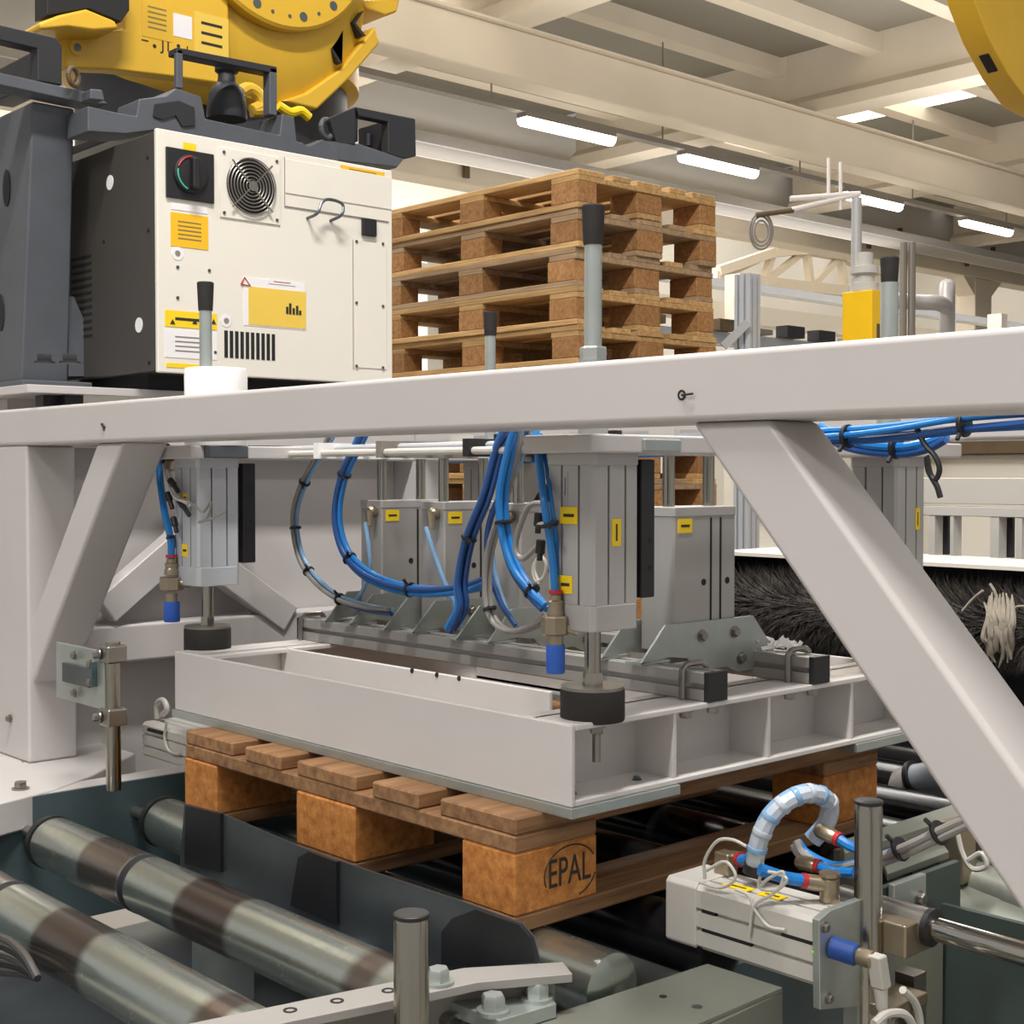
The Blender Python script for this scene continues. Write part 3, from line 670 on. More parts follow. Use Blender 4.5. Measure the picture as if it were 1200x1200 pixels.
for k in range(6): MB().box(1.885, 1.90, 1.5 + k * .14, 1.56 + k * .14, 1.468, 1.50).build('valve', 'pale_cable' if k % 2 else 'black_plastic', vb)
fb = thing('fitting_block', 'small steel fittings on top of the near cylinder under the beam', 'fitting', (1.265, 1.2, 1.446))
MB().box(1.235, 1.262, 1.176, 1.20, 1.4465, 1.468).build('block', 'nickel', fb, .002); MB().box(1.29, 1.36, 1.17, 1.20, 1.4475, 1.463).build('manifold', 'zinc', fb, .002)
fb = thing('fitting_block', 'dark fittings on top of the far left cylinder under the beam', 'fitting', (1.265, 2.15, 1.446))
MB().box(1.225, 1.30, 2.10, 2.14, 1.4465, 1.468).build('block', 'dark_steel', fb, .002); MB().lathe((1.235, 2.235, 1.446), (0, 0, -1), [(.01, 0), (.02, .004), (.02, .018), (.012, .022)], 16).build('knob', 'nickel', fb)

# ================================================================== ROLLER CONVEYOR
def conveyor():
    t = thing('roller_conveyor', 'teal grey steel side frames of the roller conveyor', 'conveyor', (1.6, 1.72, 0))
    box('side_channel', 'teal_steel', t, .2, 3.9, 2.31, 2.318, .64, .868); box('channel_flange', 'paint_grey', t, .2, 3.9, 2.318, 2.372, .858, .868)
    box('side_channel', 'teal_steel', t, .2, 3.9, 1.165, 1.175, .60, .765)
    box('cross_tray', 'dark_steel', t, .5, 3.9, 1.18, 2.305, .60, .61)
    for x in (.55, 1.6, 2.8, 3.7):
        for y in (1.10, 2.32): box('leg', 'paint_grey', t, x, x + .08, y, y + .06, 0, .64 if y > 2 else .60)
    labs = {0: 'steel roller in the bottom left corner of the picture', 1: 'steel roller with brown worn bands in front of the dark guide plates', 2: 'steel roller just under the near edge of the pallet'}
    rad = .0425
    for i in range(15):
        x = .785 + .2025 * i
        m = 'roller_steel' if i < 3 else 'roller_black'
        lab = labs.get(i, 'dark glossy roller under the pallet, %s behind the near pallet edge' % (ORD[i - 2] if i - 2 < 11 else 'last but %d' % (14 - i)))
        if i == 11: lab = 'dark roller beneath the black brush'
        if i > 11: lab = 'dark roller beyond the black brush, %s' % {12: 'nearest the brush', 13: 'middle one', 14: 'last one'}[i]
        r = thing('conveyor_roller', lab, 'roller', (x, 1.72, ZR - 2 * rad), 'conveyor rollers')
        y0 = 1.205 if i < 2 else 1.125
        MB().lathe((x, y0, ZR - rad), (0, 1, 0), [(rad * .6, 0), (rad, .004), (rad, 2.195 - y0), (rad * .97, 2.2 - y0)], 40).build('roller_tube', m, r)
        MB().lathe((x, 2.202, ZR - rad), (0, 1, 0), [(rad * 1.03, 0), (rad * 1.03, .012), (rad * .5, .014)], 32).build('end_ring', 'black_plastic', r)
        if i < 3: MB().lathe((x, 1.876, ZR - rad), (0, 1, 0), [(rad * 1.002, 0), (rad * 1.012, .001), (rad * 1.012, .017), (rad * 1.002, .018)], 40).build('rubber_ring', 'slot_black', r)
        MB().cyl((x, 1.176, ZR - rad), (x, 2.309, ZR - rad), .010, n=12).build('axle', 'steel', r)
conveyor()
# dark guide plates standing between the rollers and the pallet
gp = thing('pallet_guide', 'dark folded steel guide plates standing between the rollers and the pallet', 'guide', (1.10, 1.57, .79))
def gpoly(nm, m, pts, X, th, extra=()):
    p = [P(a, b, X=X) for a, b in pts]; return MB().prism([(v.y, v.z) for v in p] + list(extra), 'x', X, X + th).build(nm, m, gp)
gpoly('guide_plate', 'dark_steel', ((216, 942), (258, 953), (345, 990), (430, 1020), (554, 1061), (610, 1082), (624, 1098), (631, 1128)), 1.092, .004, ((1.165, .79), (1.975, .79)))
gpoly('dark_reflection', 'reflection_black', ((217, 944), (258, 954), (258, 1022), (216, 1012)), 1.086, .006)  # dark reflections in the steel, put in as thin black pieces
gpoly('dark_reflection', 'reflection_black', ((349, 1005), (362, 998), (394, 1010), (394, 1084), (340, 1061)), 1.086, .006)
gpoly('dark_reflection', 'reflection_black', ((517, 1092), (530, 1076), (557, 1066), (608, 1084), (621, 1099), (628, 1127), (517, 1132)), 1.086, .006)
for y in (1.5, 1.85): box('guide_foot', 'zinc', gp, 1.06, 1.15, y, y + .03, .61, .79)
# near-side flat bar with flared end
nb = thing('side_bar', 'flat grey steel lead-in bar with drilled holes along the near conveyor edge', 'bar', (.8, 1.21, .775))
def barpoly(z):
    a = [P(150, 1214, Z=z), P(480, 1146, Z=z), P(543, 1134, Z=z), P(660, 1127, Z=z)]
    b = [P(671, 1141, Z=z), P(560, 1151, Z=z), P(500, 1164, Z=z), P(150, 1236, Z=z)]
    return [(p.x, p.y) for p in a + b]
MB().prism(barpoly(.862), 'z', .852, .862).build('bar_top', 'bar_paint', nb, .001)
w = [P(150, 1240, Z=.855), P(480, 1158, Z=.855), P(548, 1147, Z=.855), P(650, 1142, Z=.855)]
MB().prism([(p.x, p.y) for p in w] + [(p.x + .006, p.y + .006) for p in w[::-1]], 'z', .775, .852).build('bar_web', 'tray_grey', nb)
for px, py in ((395, 1173), (340, 1184), (455, 1161)):
    q = P(px, py, Z=.862); MB().lathe(q - Vector((0, 0, .004)), (0, 0, 1), [(.0075, 0), (.0075, .0046), (.0045, .0047), (.0045, .002)], 16).build('drilled_hole', 'slot_black', nb)
# near stop post and its base
sp = thing('stop_post', 'short round stainless post with dark cap on a bolted base at the lower centre', 'post', (.963, 1.20, .70))
q = P(482, 1075, D=1.44)
MB().lathe((q.x, q.y, .56), (0, 0, 1), [(.0183, 0), (.0183, q.z - .56 - .004), (.017, q.z - .56)], 36).build('post', 'stainless', sp)
MB().lathe((q.x, q.y, q.z), (0, 0, 1), [(.0183, 0), (.0188, .001), (.0188, .004), (.0172, .005)], 36).build('cap', 'black_plastic', sp)
pz = .832
pl = [P(px, py, Z=pz) for px, py in ((507, 1166), (552, 1152), (585, 1172), (640, 1160), (652, 1176), (585, 1196))]
MB().prism([(p.x, p.y) for p in pl], 'z', pz - .016, pz).build('clamp_plate', 'zinc', sp, .001)
pl = [P(px, py, Z=.80) for px, py in ((470, 1222), (540, 1192), (585, 1212), (640, 1195), (690, 1215), (600, 1260))]
MB().prism([(p.x, p.y) for p in pl], 'z', .77, .80).build('base_plate', 'zinc', sp, .001)
for px, py, zz in ((578, 1187, pz), (629, 1172, pz)):
    MB().hexbolt(P(px, py, Z=zz), (0, 0, 1), .0135, .021).build('bolt', 'zinc', sp)
MB().hexbolt(P(514, 1153, Z=.862), (0, 0, 1), .0125, .018).build('bolt', 'zinc', sp)
# zinc cover plate between the rollers and the side pusher
cp = thing('cover_plate', 'plain zinc cover plate beside the white side pusher', 'plate', (1.29, 1.11, .60))
cz_ = .815
cpl = [P(a, b, Z=cz_) for a, b in ((829, 1129), (917, 1157), (800, 1207), (640, 1290), (560, 1222), (657, 1185))]
MB().prism([(p.x, p.y) for p in cpl], 'z', cz_ - .006, cz_).build('plate_top', 'cover_zinc', cp, .001)
e0, e1 = cpl[1], cpl[3]
MB().prism([(e0.x, e0.y), (e1.x, e1.y), (e1.x + .002, e1.y + .006), (e0.x + .002, e0.y + .006)], 'z', .60, cz_ - .006).build('skirt', 'cover_zinc', cp)
q = P(777, 1168, Z=cz_); MB().lathe(q, (0, 0, 1), [(.0045, 0), (.0045, .0008)], 14).build('screw_hole', 'slot_black', cp)
q = P(817, 1180, Z=cz_); MB().lathe(q, (0, 0, 1), [(.006, 0), (.006, .0008)], 14).build('screw_hole', 'dark_steel', cp)

# ================================================================== SIDE PUSHER (white pneumatic cylinder, lower right)
def pusher():
    t = thing('side_pusher', 'white grooved pneumatic side pusher with blue sensor in the lower right', 'pneumatic cylinder', (1.40, 1.06, .60))
    x0, x1, z0, z1 = 1.35, 1.432, .822, .903
    cx, cz = (x0 + x1) / 2, (z0 + z1) / 2
    pr = grooved(cx, cz, .041, .0405, (-.010, .014), .005, .006, .006)
    MB().prism(pr, 'y', .955, 1.135).build('barrel', 'alu_warm', t)
    MB().prism(grooved(cx, cz, .043, .0425, (), .004, .004, .006), 'y', 1.135, 1.185).build('end_cap', 'alu_warm', t, .002)
    fl = [(1.342, .905), (1.365, .912), (1.43, .912), (1.47, .893), (1.49, .86), (1.49, .77), (1.345, .80)]
    MB().prism(fl, 'y', .945, .955).build('flange_plate', 'zinc', t, .001)
    for bx, bz in ((1.352, .895), (1.36, .81), (1.45, .895), (1.475, .85), (1.475, .79)): MB().hexbolt((bx, .945, bz), (0, -1, 0), .005, .006).build('bolt', 'steel', t)
    a = P(975, 1110, Y=.945)
    MB().lathe(a, (.15, -1, -.08), [(.013, 0), (.013, .03), (.011, .032)], 20).build('sensor', 'sensor_blue', t)
    MB().lathe(a + Vector((.15, -1, -.08)).normalized() * .032, (.15, -1, -.08), [(.0095, 0), (.0105, .003), (.0105, .018), (.008, .02)], 14).build('sensor_nut', 'nickel', t)
    b = a + Vector((.15, -1, -.08)).normalized() * .056
    MB().obox(b + Vector((.004, 0, -.012)), (1, 0, 0), (0, 1, 0), (-.25, 0, 1), .018, .018, .042).build('plug', 'pale_cable', t, .003)
    MB().lathe(b + Vector((.008, 0, -.032)), (.12, 0, -1), [(.008, 0), (.0065, .025)], 12).build('plug_sleeve', 'pale_cable', t)
    c = b + Vector((.011, 0, -.055))
    MB().tube(crom([c, c + Vector((.002, 0, -.05)), c + Vector((.0, .01, -.12))], 6), .005, 8).build('plug_cable', 'pale_cable', t)
    MB().tube(crom([P(1024, 1200, Y=.88), P(1040, 1188, Y=.88), P(1062, 1190, Y=.88), P(1075, 1215, Y=.88)], 6), .005, 8).build('plug_cable', 'pale_cable', t)
    MB().tube(crom([P(1058, 1160, Y=.9), P(1072, 1175, Y=.9), P(1078, 1200, Y=.9), P(1076, 1230, Y=.9)], 6), .005, 8).build('plug_cable', 'pale_cable', t)
    MB().lathe(P(952, 1116, Y=.93), (0, -1, 0), [(.002, 0), (.002, .002)], 8).build('indicator', 'green_light', t)
    for (px, py, w) in ((865, 1040, .04), (905, 1050, .034)):
        q = P(px, py, Z=z1 + .0005); sticker(t, q, (0, -1, 0), (1, 0, 0), w, .018)
    for (a, b) in (((822, 1093), (880, 1111)), ((915, 1094), (952, 1106)), ((822, 1064), (838, 1069))):  # black strips filling stretches of the barrel grooves
        p = P(*a, X=x0); q = P(*b, X=x0)
        zz = cz - .014 if a[0] < 900 and a[1] > 1080 else cz + .010
        MB().box(x0 + .0005, x0 + .005, min(p.y, q.y), max(p.y, q.y), zz - .0024, zz + .0024).build('groove_strip', 'slot_black', t)
    # two elbows with hoses on top
    q = P(972, 1057, Z=z1); MB().lathe(q, (0, 0, 1), [(.012, 0), (.012, .028), (.010, .03), (.013, .032), (.013, .036)], 16).build('elbow_fitting', 'nickel', t)
    e = q + Vector((0, 0, .02)); d = (P(930, 1030, Z=z1 + .03) - e)
    MB().lathe(e, d, [(.009, 0), (.010, .02), (.009, .03)], 14).build('elbow_fitting', 'nickel', t)
    MB().lathe(e + d.normalized() * .03, d, [(.0095, 0), (.0095, .006)], 14).build('release_ring', 'red_ring', t)
    MB().tube(crom([e + d.normalized() * .034, e + d.normalized() * .06, e + d.normalized() * .09 + Vector((0, 0, .004))], 6), .0075, 10).build('hose', 'blue_hose', t)
    q = P(850, 1025, Z=z1); MB().box(q.x - .01, q.x + .012, q.y - .012, q.y + .012, z1, z1 + .03).build('elbow_fitting', 'nickel', t, .003)
    e = q + Vector((.012, -.004, .02)); d = P(890, 1012, Z=z1 + .03) - e
    MB().lathe(e, d, [(.010, 0), (.010, .016)], 14).build('elbow_fitting', 'nickel', t); MB().lathe(e + d.normalized() * .016, d, [(.0098, 0), (.0098, .005)], 14).build('release_ring', 'red_ring', t); MB().tube(crom([e + d.normalized() * .018, e + d.normalized() * .032, e + d.normalized() * .045 + Vector((0, 0, .006))], 5), .0075, 10).build('hose', 'blue_hose', t)
    # white sensor wires on the barrel
    X = x0 - .004
    for pts in (((826, 1030), (826, 1008), (840, 986), (858, 984), (875, 992)), ((820, 1034), (845, 1040), (862, 1028), (850, 1010), (828, 1020)),
                ((862, 1042), (878, 1050), (884, 1065), (900, 1085), (920, 1090)), ((890, 1040), (900, 1030), (918, 1022), (912, 1042), (890, 1040), (896, 1022), (922, 1030), (905, 1048), (884, 1062), (878, 1095))):
        MB().tube(crom([P(a, b, X=X + .0) for a, b in pts], 8), .0021, 8).build('sensor_wire', 'pale_cable', t)
    return t
pusher()
# spiral-wrapped hose arch over the pusher
pa = [P(a, b, X=1.40 + c) for a, b, c in ((884, 1018, 0), (890, 985, .0), (905, 955, .01), (930, 935, .03), (955, 930, .06), (972, 942, .09), (968, 965, .09), (952, 985, .08))]
hb = bundle('wrapped_hose', 'white spiral-wrapped hose arching over the side pusher', pa, ((0, 0, .0115, 'spiral_wrap'), (.003, 0, .0100, 'sky_hose')), (), 'hose')
cr = crom(pa, 10)
for i in range(6, 52, 6):
    d = cr[i + 1] - cr[i - 1]
    MB().lathe(cr[i], d, [(.0124, 0), (.0128, .001), (.0128, .006), (.0124, .007)], 16).build('wrap_turn', 'sky_hose' if i % 12 else 'spiral_wrap', hb)
MB().lathe(pa[0], (cr[1] - cr[0]), [(.014, -.006), (.014, .006)], 14).build('cable_tie', 'black_plastic', hb)
# blue and grey hoses leading right
XH = 1.52
bundle('hose_bundle', 'blue and grey hoses running right behind the stainless clamp post', [P(a, b, X=XH) for a, b in ((935, 985), (945, 1000), (975, 1015), (1010, 1010), (1060, 993), (1110, 972), (1150, 958))],
       ((-.006, 0, .0065, 'blue_hose'), (.006, .002, .0055, 'grey_hose'), (0, .009, .005, 'grey_hose')), (.66, .8))
for (px, py, dx, dy, tx) in ((958, 972, 30, 14, 'upper'), (935, 1010, 28, 6, 'lower')):
    a = P(px, py, X=1.47); d = P(px + dx, py + dy, X=1.47) - a
    t = thing('hose_fitting', 'brass hose fitting with red ring, %s of the pair above the pusher' % tx, 'fitting', a, 'brass hose fittings above the pusher')
    MB().lathe(a, d, [(.008, 0), (.0095, .004), (.0095, .024), (.008, .028)], 14).build('body', 'nickel', t); MB().lathe(a + d.normalized() * .028, d, [(.009, 0), (.009, .006)], 14).build('release_ring', 'red_ring', t)
    MB().tube(crom([a + d.normalized() * .033, a + d.normalized() * .055 + Vector((0, 0, -.002)), a + d.normalized() * .085 + Vector((0, 0, .002))], 5), .0065, 9).build('hose', 'blue_hose', t)
# clamp post and horizontal chrome guide rod
kp = thing('clamp_post', 'round stainless post with clamp block beside the side pusher', 'post', (1.45, .94, .60))
q = P(1018, 942, D=1.68); bx, by = q.x, q.y
MB().lathe((bx, by, .60), (0, 0, 1), [(.0165, 0), (.0165, q.z - .60 - .004), (.015, q.z - .60)], 32).build('post', 'stainless', kp)
MB().lathe((bx, by, q.z), (0, 0, 1), [(.0165, 0), (.0172, .001), (.0172, .004), (.0155, .005)], 32).build('cap', 'black_plastic', kp)
MB().box(bx + .01, bx + .075, by - .045, by + .03, .845, .885).build('clamp_block', 'nickel', kp, .003)
MB().box(bx - .012, bx + .07, by - .04, by + .025, .775, .79).build('clamp_ear', 'nickel', kp, .002)
MB().box(bx - .02, bx + .06, by + .0, by + .02, .60, .845).build('support_plate', 'zinc', kp)
gr = thing('guide_rod', 'polished horizontal guide rod running out of the picture on the right', 'rod', (1.49, .8, .85))
a = P(1085, 1085, X=1.50); a2 = P(1200, 1118, X=1.50); dr = (a2 - a).normalized()
MB().lathe(a - dr * .12, dr, [(.022, 0), (.022, .128), (.017, .129)], 28).build('sleeve', 'steel', gr)
MB().cyl(a, a + dr * .6, .0145, n=28).build('rod', 'chrome', gr)
MB().lathe(a + dr * .004, dr, [(.023, 0), (.023, .007), (.016, .008)], 28).build('seal', 'black_plastic', gr)

# right-hand conveyor side assembly
ra = thing('side_bracket', 'grey steel channel and brackets carrying the right side guides', 'bracket', (1.9, 1.1, .5))
def slab(nm, m, pts, Z, th, bev=.001):
    p = [P(a, b, Z=Z) for a, b in pts]; return MB().prism([(v.x, v.y) for v in p], 'z', Z - th, Z).build(nm, m, ra, bev)
slab('channel_top', 'cover_zinc', ((985, 985), (1140, 935), (1160, 945), (990, 1000)), .90, .012)
MB().box(1.66, 2.02, 1.135, 1.145, .80, .89).build('channel_web', 'steel', ra)
slab('angle_top', 'cover_zinc', ((1035, 1010), (1105, 988), (1112, 998), (1040, 1024)), .872, .01)
MB().box(1.60, 1.82, 1.04, 1.05, .70, .865).build('angle_web', 'dark_teal', ra)
q = P(1058, 1045, Y=1.04); MB().box(q.x - .04, q.x + .04, 1.028, 1.038, q.z - .05, q.z + .02).build('lug', 'zinc', ra, .002)
MB().hexbolt((q.x + .02, 1.028, q.z - .01), (0, -1, 0), .008, .01).build('bolt', 'steel', ra)
MB().box(1.75, 1.76, .60, 1.03, .55, .82).build('side_sheet', 'dark_teal', ra); MB().box(1.60, 1.74, 1.02, 1.03, .5, .80).build('olive_sheet', 'olive', ra)
MB().box(1.52, 1.548, .93, .96, .5, .80).build('upright', 'steel', ra); MB().box(1.30, 1.9, .70, 1.0, .49, .5).build('shelf', 'dark_steel', ra)
rc = thing('rear_pusher', 'silver pneumatic cylinder half hidden behind the big brace at right', 'pneumatic cylinder', (1.95, .95, .80))
a = P(1100, 1020, X=1.93); b = P(1215, 1062, X=1.93)
MB().lathe(a, b - a, [(.036, 0), (.036, .05), (.034, .051), (.034, .12), (.036, .121), (.036, .35)], 28).build('barrel', 'cover_zinc', rc)
a = P(1105, 1065, X=1.90); b = P(1215, 1110, X=1.90); MB().lathe(a, b - a, [(.05, 0), (.05, .3)], 28).build('barrel', 'cover_zinc', rc)
MB().tube(crom([P(a, b, X=1.85) for a, b in ((1122, 975), (1128, 1000), (1140, 1018), (1156, 1015), (1150, 1000), (1135, 1008))], 6), .004, 7).build('wire', 'pale_cable', rc)
q = P(1122, 985, X=1.9); MB().box(q.x - .02, q.x + .02, q.y - .02, q.y + .02, q.z - .06, q.z + .03).build('port_block', 'nickel', rc, .003)
rv = thing('coupling_drum', 'silver drum coupling with black strap behind the brace at right', 'coupling', P(1070, 930, X=2.3))
a = P(1048, 925, X=2.3); MB().lathe(a, P(1120, 915, X=2.3) - a, [(.02, 0), (.036, .015), (.04, .03), (.04, .16)], 24).build('drum', 'aluminium', rv)
a = P(1065, 912, X=2.27); MB().lathe(a, P(1110, 905, X=2.27) - a, [(.026, 0), (.028, .004), (.028, .012), (.024, .013), (.024, .1)], 20).build('neck', 'spiral_wrap', rv)
MB().lathe(a, P(1110, 905, X=2.27) - a, [(.030, .005), (.031, .006), (.031, .014), (.03, .015)], 20).build('strap', 'black_plastic', rv)

# ================================================================== FAR-LEFT GUIDE BRACKET
gb = thing('guide_bracket', 'blue tinted zinc bracket clamping a slim steel rod at the left', 'bracket', (1.17, 2.4, .87))
x = 1.178
q0 = P(132, 752, X=1.078); bx, by = q0.x, q0.y
MB().cyl((bx, by, .892), (bx, by, q0.z), .0125, n=24).build('rod', 'stainless', gb)
for zz in (q0.z - .035, q0.z - .14): MB().box(bx - .018, bx + .018, by - .018, by + .018, zz, zz + .03).build('clamp', 'steel', gb, .004)
for zz in (q0.z - .02, q0.z - .125): MB().hexbolt((bx - .018, by + .01, zz), (-1, .3, 0), .007, .012).build('bolt', 'steel', gb)
a = P(68, 752, X=bx - .01); b = P(125, 832, X=bx - .01)
MB().box(bx - .014, bx - .008, b.y, a.y, b.z, a.z).build('plate', 'zinc', gb, .001)
a = P(75, 776, X=bx - .016); b = P(106, 806, X=bx - .016); MB().box(bx - .020, bx - .0142, b.y, a.y, b.z, a.z).build('slider', 'dark_steel', gb, .001)
a = P(104, 775, X=bx - .02); b = P(110, 805, X=bx - .02); MB().box(bx - .024, bx - .0142, b.y, a.y, b.z, a.z).build('slider_edge', 'teal_steel', gb)
for px, py in ((107, 778), (107, 799), (88, 768), (88, 812)): MB().hexbolt(P(px, py, X=bx - .02), (-1, 0, 0), .006, .007).build('bolt', 'steel', gb)
lc = thing('small_cylinder', 'small white pneumatic cylinder beyond the left end of the pallet', 'pneumatic cylinder', P(195, 880, X=1.36))
a = P(172, 842, X=1.36); b = P(225, 880, X=1.36)
MB().prism(grooved(1.39, a.z - .04, .04, .035, (-.012, .012), .004, .005, .006), 'y', b.y - .05, a.y).build('barrel', 'alu_warm', lc)
q = P(190, 832, X=1.38); MB().tube(crom([q + Vector((0, .02, -.02)), q + Vector((0, .02, .01)), q + Vector((0, -.005, .02)), q + Vector((0, -.02, .005)), q + Vector((0, 0, -.01))], 6), .006, 8).build('hose', 'pale_cable', lc)
MB().tube(crom([P(195, 845, X=1.345), P(193, 865, X=1.345), P(198, 880, X=1.345), P(210, 884, X=1.345)], 6), .003, 7).build('wire', 'pale_cable', lc)
MB().cyl(P(174, 855, X=1.34), P(190, 859, X=1.34), .004, n=8).build('sensor', 'black_plastic', lc)

# ================================================================== ROBOT CONTROLLER
CX0, CX1, CY0, CZ0, CZ1 = 1.416, 2.022, 2.633, 1.629, 2.130
def controller():
    t = thing('robot_controller', 'cream fronted robot controller cabinet with fan, switch and warning labels', 'controller', ((CX0 + CX1) / 2, CY0 + .2, CZ0))
    MB().box(CX0, CX1, CY0 + .012, CY0 + .47, CZ0 + .004, CZ1 - .004).build('cabinet', 'charcoal', t, .004)
    MB().box(CX0 - .001, CX1 + .001, CY0, CY0 + .012, CZ0, CZ1).build('front_panel', 'cream', t, .003)
    F = lambda a, b: P(a, b, Y=CY0)
    R_, U_ = (1, 0, 0), (0, 0, 1)
    def rect(nm, m, x0, y0, x1, y1, d0, d1, bev=0, par=None):
        a = F(x0, y0); b = F(x1, y1); x = sorted((a.x, b.x)); zz = sorted((a.z, b.z))
        return MB().box(x[0], x[1], CY0 - d1, CY0 - d0, zz[0], zz[1]).build(nm, m, par or t, bev)
    def rz(nm, m, px, py, w, h, d0, d1, par=None, bev=0):
        c = F(px, py); return MB().box(c.x - w / 2, c.x + w / 2, CY0 - d1, CY0 - d0, c.z - h / 2, c.z + h / 2).build(nm, m, par or t, bev)
    # main switch
    sw = rz('switch_plate', 'black_plastic', 222, 206, .112, .104, 0, .006, bev=.002)
    c = F(222, 205); c.y = CY0 - .006
    MB().lathe(c, (0, -1, 0), [(.040, 0), (.040, .004), (.036, .008), (.032, .009)], 36).build('switch_dial', 'slot_black', sw)
    MB().obox(c + Vector((0, -.016, 0)), (1, 0, .0), (0, 1, 0), U_, .016, .02, .064).build('switch_knob', 'black_plastic', sw, .004)
    for m, a0, a1 in (('red_ring', 95, 165), ('teal_mark', 170, 250)):
        if m not in M: mat(m, '#3fb09a', .5)
        MB().tube([c + Vector((.035 * math.cos(math.radians(a)), -.0095, .035 * math.sin(math.radians(a)))) for a in range(a0, a1, 6)], .0018, 6).build('switch_mark', m, sw)
    rz('sticker', 'label_yellow', 222, 172, .030, .015, 0, .001)
    rz('sticker', 'label_white', 222, 244, .085, .014, 0, .001)
    # fan
    fp = rz('fan_plate', 'cream', 293, 219, .150, .148, 0, .003, bev=.001)
    c = F(293, 219); c.y = CY0 - .003
    MB().lathe(c, (0, -1, 0), [(.060, 0), (.060, .0006)], 40).build('fan_opening', 'slot_black', fp)
    for k in range(7):
        r = .014 + k * .0076
        MB().tube([c + Vector((r * math.cos(a), -.006, r * math.sin(a))) for a in [2 * math.pi * i / 36 for i in range(37)]], .0016, 5).build('guard_ring', 'steel', fp)
    for s in (1, -1): MB().cyl(c + Vector((-.05 * s, -.008, .05)), c + Vector((.05 * s, -.008, -.05)), .0022, n=6).build('guard_bar', 'stainless', fp)
    MB().lathe(c + Vector((0, -.006, 0)), (0, -1, 0), [(.011, 0), (.011, .004)], 20).build('fan_hub', 'stainless', fp)
    for dx in (-.066, .066):
        for dz in (-.064, .064): MB().lathe(c + Vector((dx, 0, dz)), (0, -1, 0), [(.0035, 0), (.0035, .002)], 10).build('screw', 'dark_steel', fp)
    # upper right cover, handle, latch, access panel
    rect('cover_panel', 'cream', 334, 186, 459, 246, 0, .002, .001)
    h = [F(360, 256), F(363, 252), F(368, 240), F(375, 236), F(386, 238), F(393, 243), F(391, 254), F(387, 259)]
    h = [Vector((p.x, CY0 - (.0 if i in (0, 7) else .03), p.z)) for i, p in enumerate(h)]
    MB().tube(crom(h, 5), .0035, 8).build('handle', 'dark_steel', t)
    rz('latch', 'black_plastic', 431, 267, .040, .040, 0, .01, bev=.003)
    ap = rect('access_panel', 'cream', 415, 281, 453, 433, 0, .002, .001)
    for px, py in ((417, 283), (448, 286), (417, 355), (448, 359), (417, 429), (448, 431)):
        q = F(px, py); MB().lathe(Vector((q.x, CY0 - .002, q.z)), (0, -1, 0), [(.0035, 0), (.0035, .002)], 10).build('screw', 'dark_steel', ap)
    rect('edge_line', 'tray_grey', 413.2, 281, 414.2, 433, 0, .0012)
    rect('edge_line', 'tray_grey', 333, 184, 333.8, 240, 0, .0012)
    a = F(333, 240); b = F(455, 258); MB().obox(Vector(((a.x + b.x) / 2, CY0 - .001, a.z - .003)), (1, 0, 0), (0, 1, 0), U_, b.x - a.x, .002, .0025).build('edge_line', 'tray_grey', t)
    # vent slots
    a = F(262, 403); b = F(323, 404)
    for i in range(10):
        x = a.x + .006 + (b.x - a.x - .012) * i / 9
        MB().box(x - .0042, x + .0042, CY0 - .0008, CY0 + .004, a.z - .029, a.z + .029).build('vent_slot', 'slot_black', t)
    for k in range(12):
        zz = 1.90 - k * .016; MB().box(CX0 - .0008, CX0 + .003, CY0 + .30, CY0 + .40, zz, zz + .006).build('vent_slot', 'slot_black', t)
    # labels
    def lab(px, py, w, h, m, lines, inkm='ink_soft'):
        q = F(px, py); return sticker(t, Vector((q.x, CY0, q.z)), R_, U_, w, h, m, lines, inkm)
    lab(222, 271, .088, .070, 'label_amber', 5)
    lab(322, 356, .158, .105, 'label_white', 0); q = F(325, 361); sticker(t, Vector((q.x, CY0 - .0008, q.z)), R_, U_, .148, .082, 'label_pale', 0)
    c = F(330, 331); sticker(t, Vector((c.x, CY0 - .0012, c.z)), R_, U_, .07, .010, 'label_white', 1, 'red_ring')
    for i, (dx, hh) in enumerate(((0, .016), (.008, .024), (.017, .014), (.026, .02), (.034, .010))):
        q = F(336, 368); MB().box(q.x + dx - .003, q.x + dx + .003, CY0 - .0026, CY0 - .0015, q.z, q.z + hh).build('pictogram', 'ink', t)
    tri = [F(282, 333), F(293, 335), F(286, 325)]; MB().tube([Vector((p.x, CY0 - .002, p.z)) for p in tri + [tri[0]]], .0014, 5).build('warning_triangle', 'red_ring', t)
    lab(224, 375, .122, .034, 'label_yellow', 1, 'ink'); lab(224, 404, .122, .058, 'label_white', 4, 'tray_grey'); lab(220, 429, .10, .009, 'label_yellow', 0)
    for px in (202, 228, 250): q = F(px, 378); MB().lathe(Vector((q.x, CY0 - .001, q.z)), (0, -1, 0), [(.007, 0), (.007, .0008)], 3).build('pictogram', 'ink', t)
    lab(425, 201, .125, .012, 'label_amber', 1, 'ink_soft')
    for px, py, r in ((208, 297, .014), (265, 376, .014)):
        q = F(px, py); MB().lathe(Vector((q.x, CY0, q.z)), (0, -1, 0), [(r, 0), (r, .001)], 24 if px < 250 else 8).build('round_sticker', 'label_white', t)
        MB().lathe(Vector((q.x, CY0 - .001, q.z)), (0, -1, 0), [(r * .45, 0), (r * .45, .0006)], 12).build('round_mark', 'tray_grey', t)
    for px, py in ((208, 313), (245, 317), (208, 349), (252, 413)):
        q = F(px, py); MB().lathe(Vector((q.x, CY0, q.z)), (0, -1, 0), [(.0035, 0), (.0035, .002)], 10).build('screw', 'dark_steel', t)
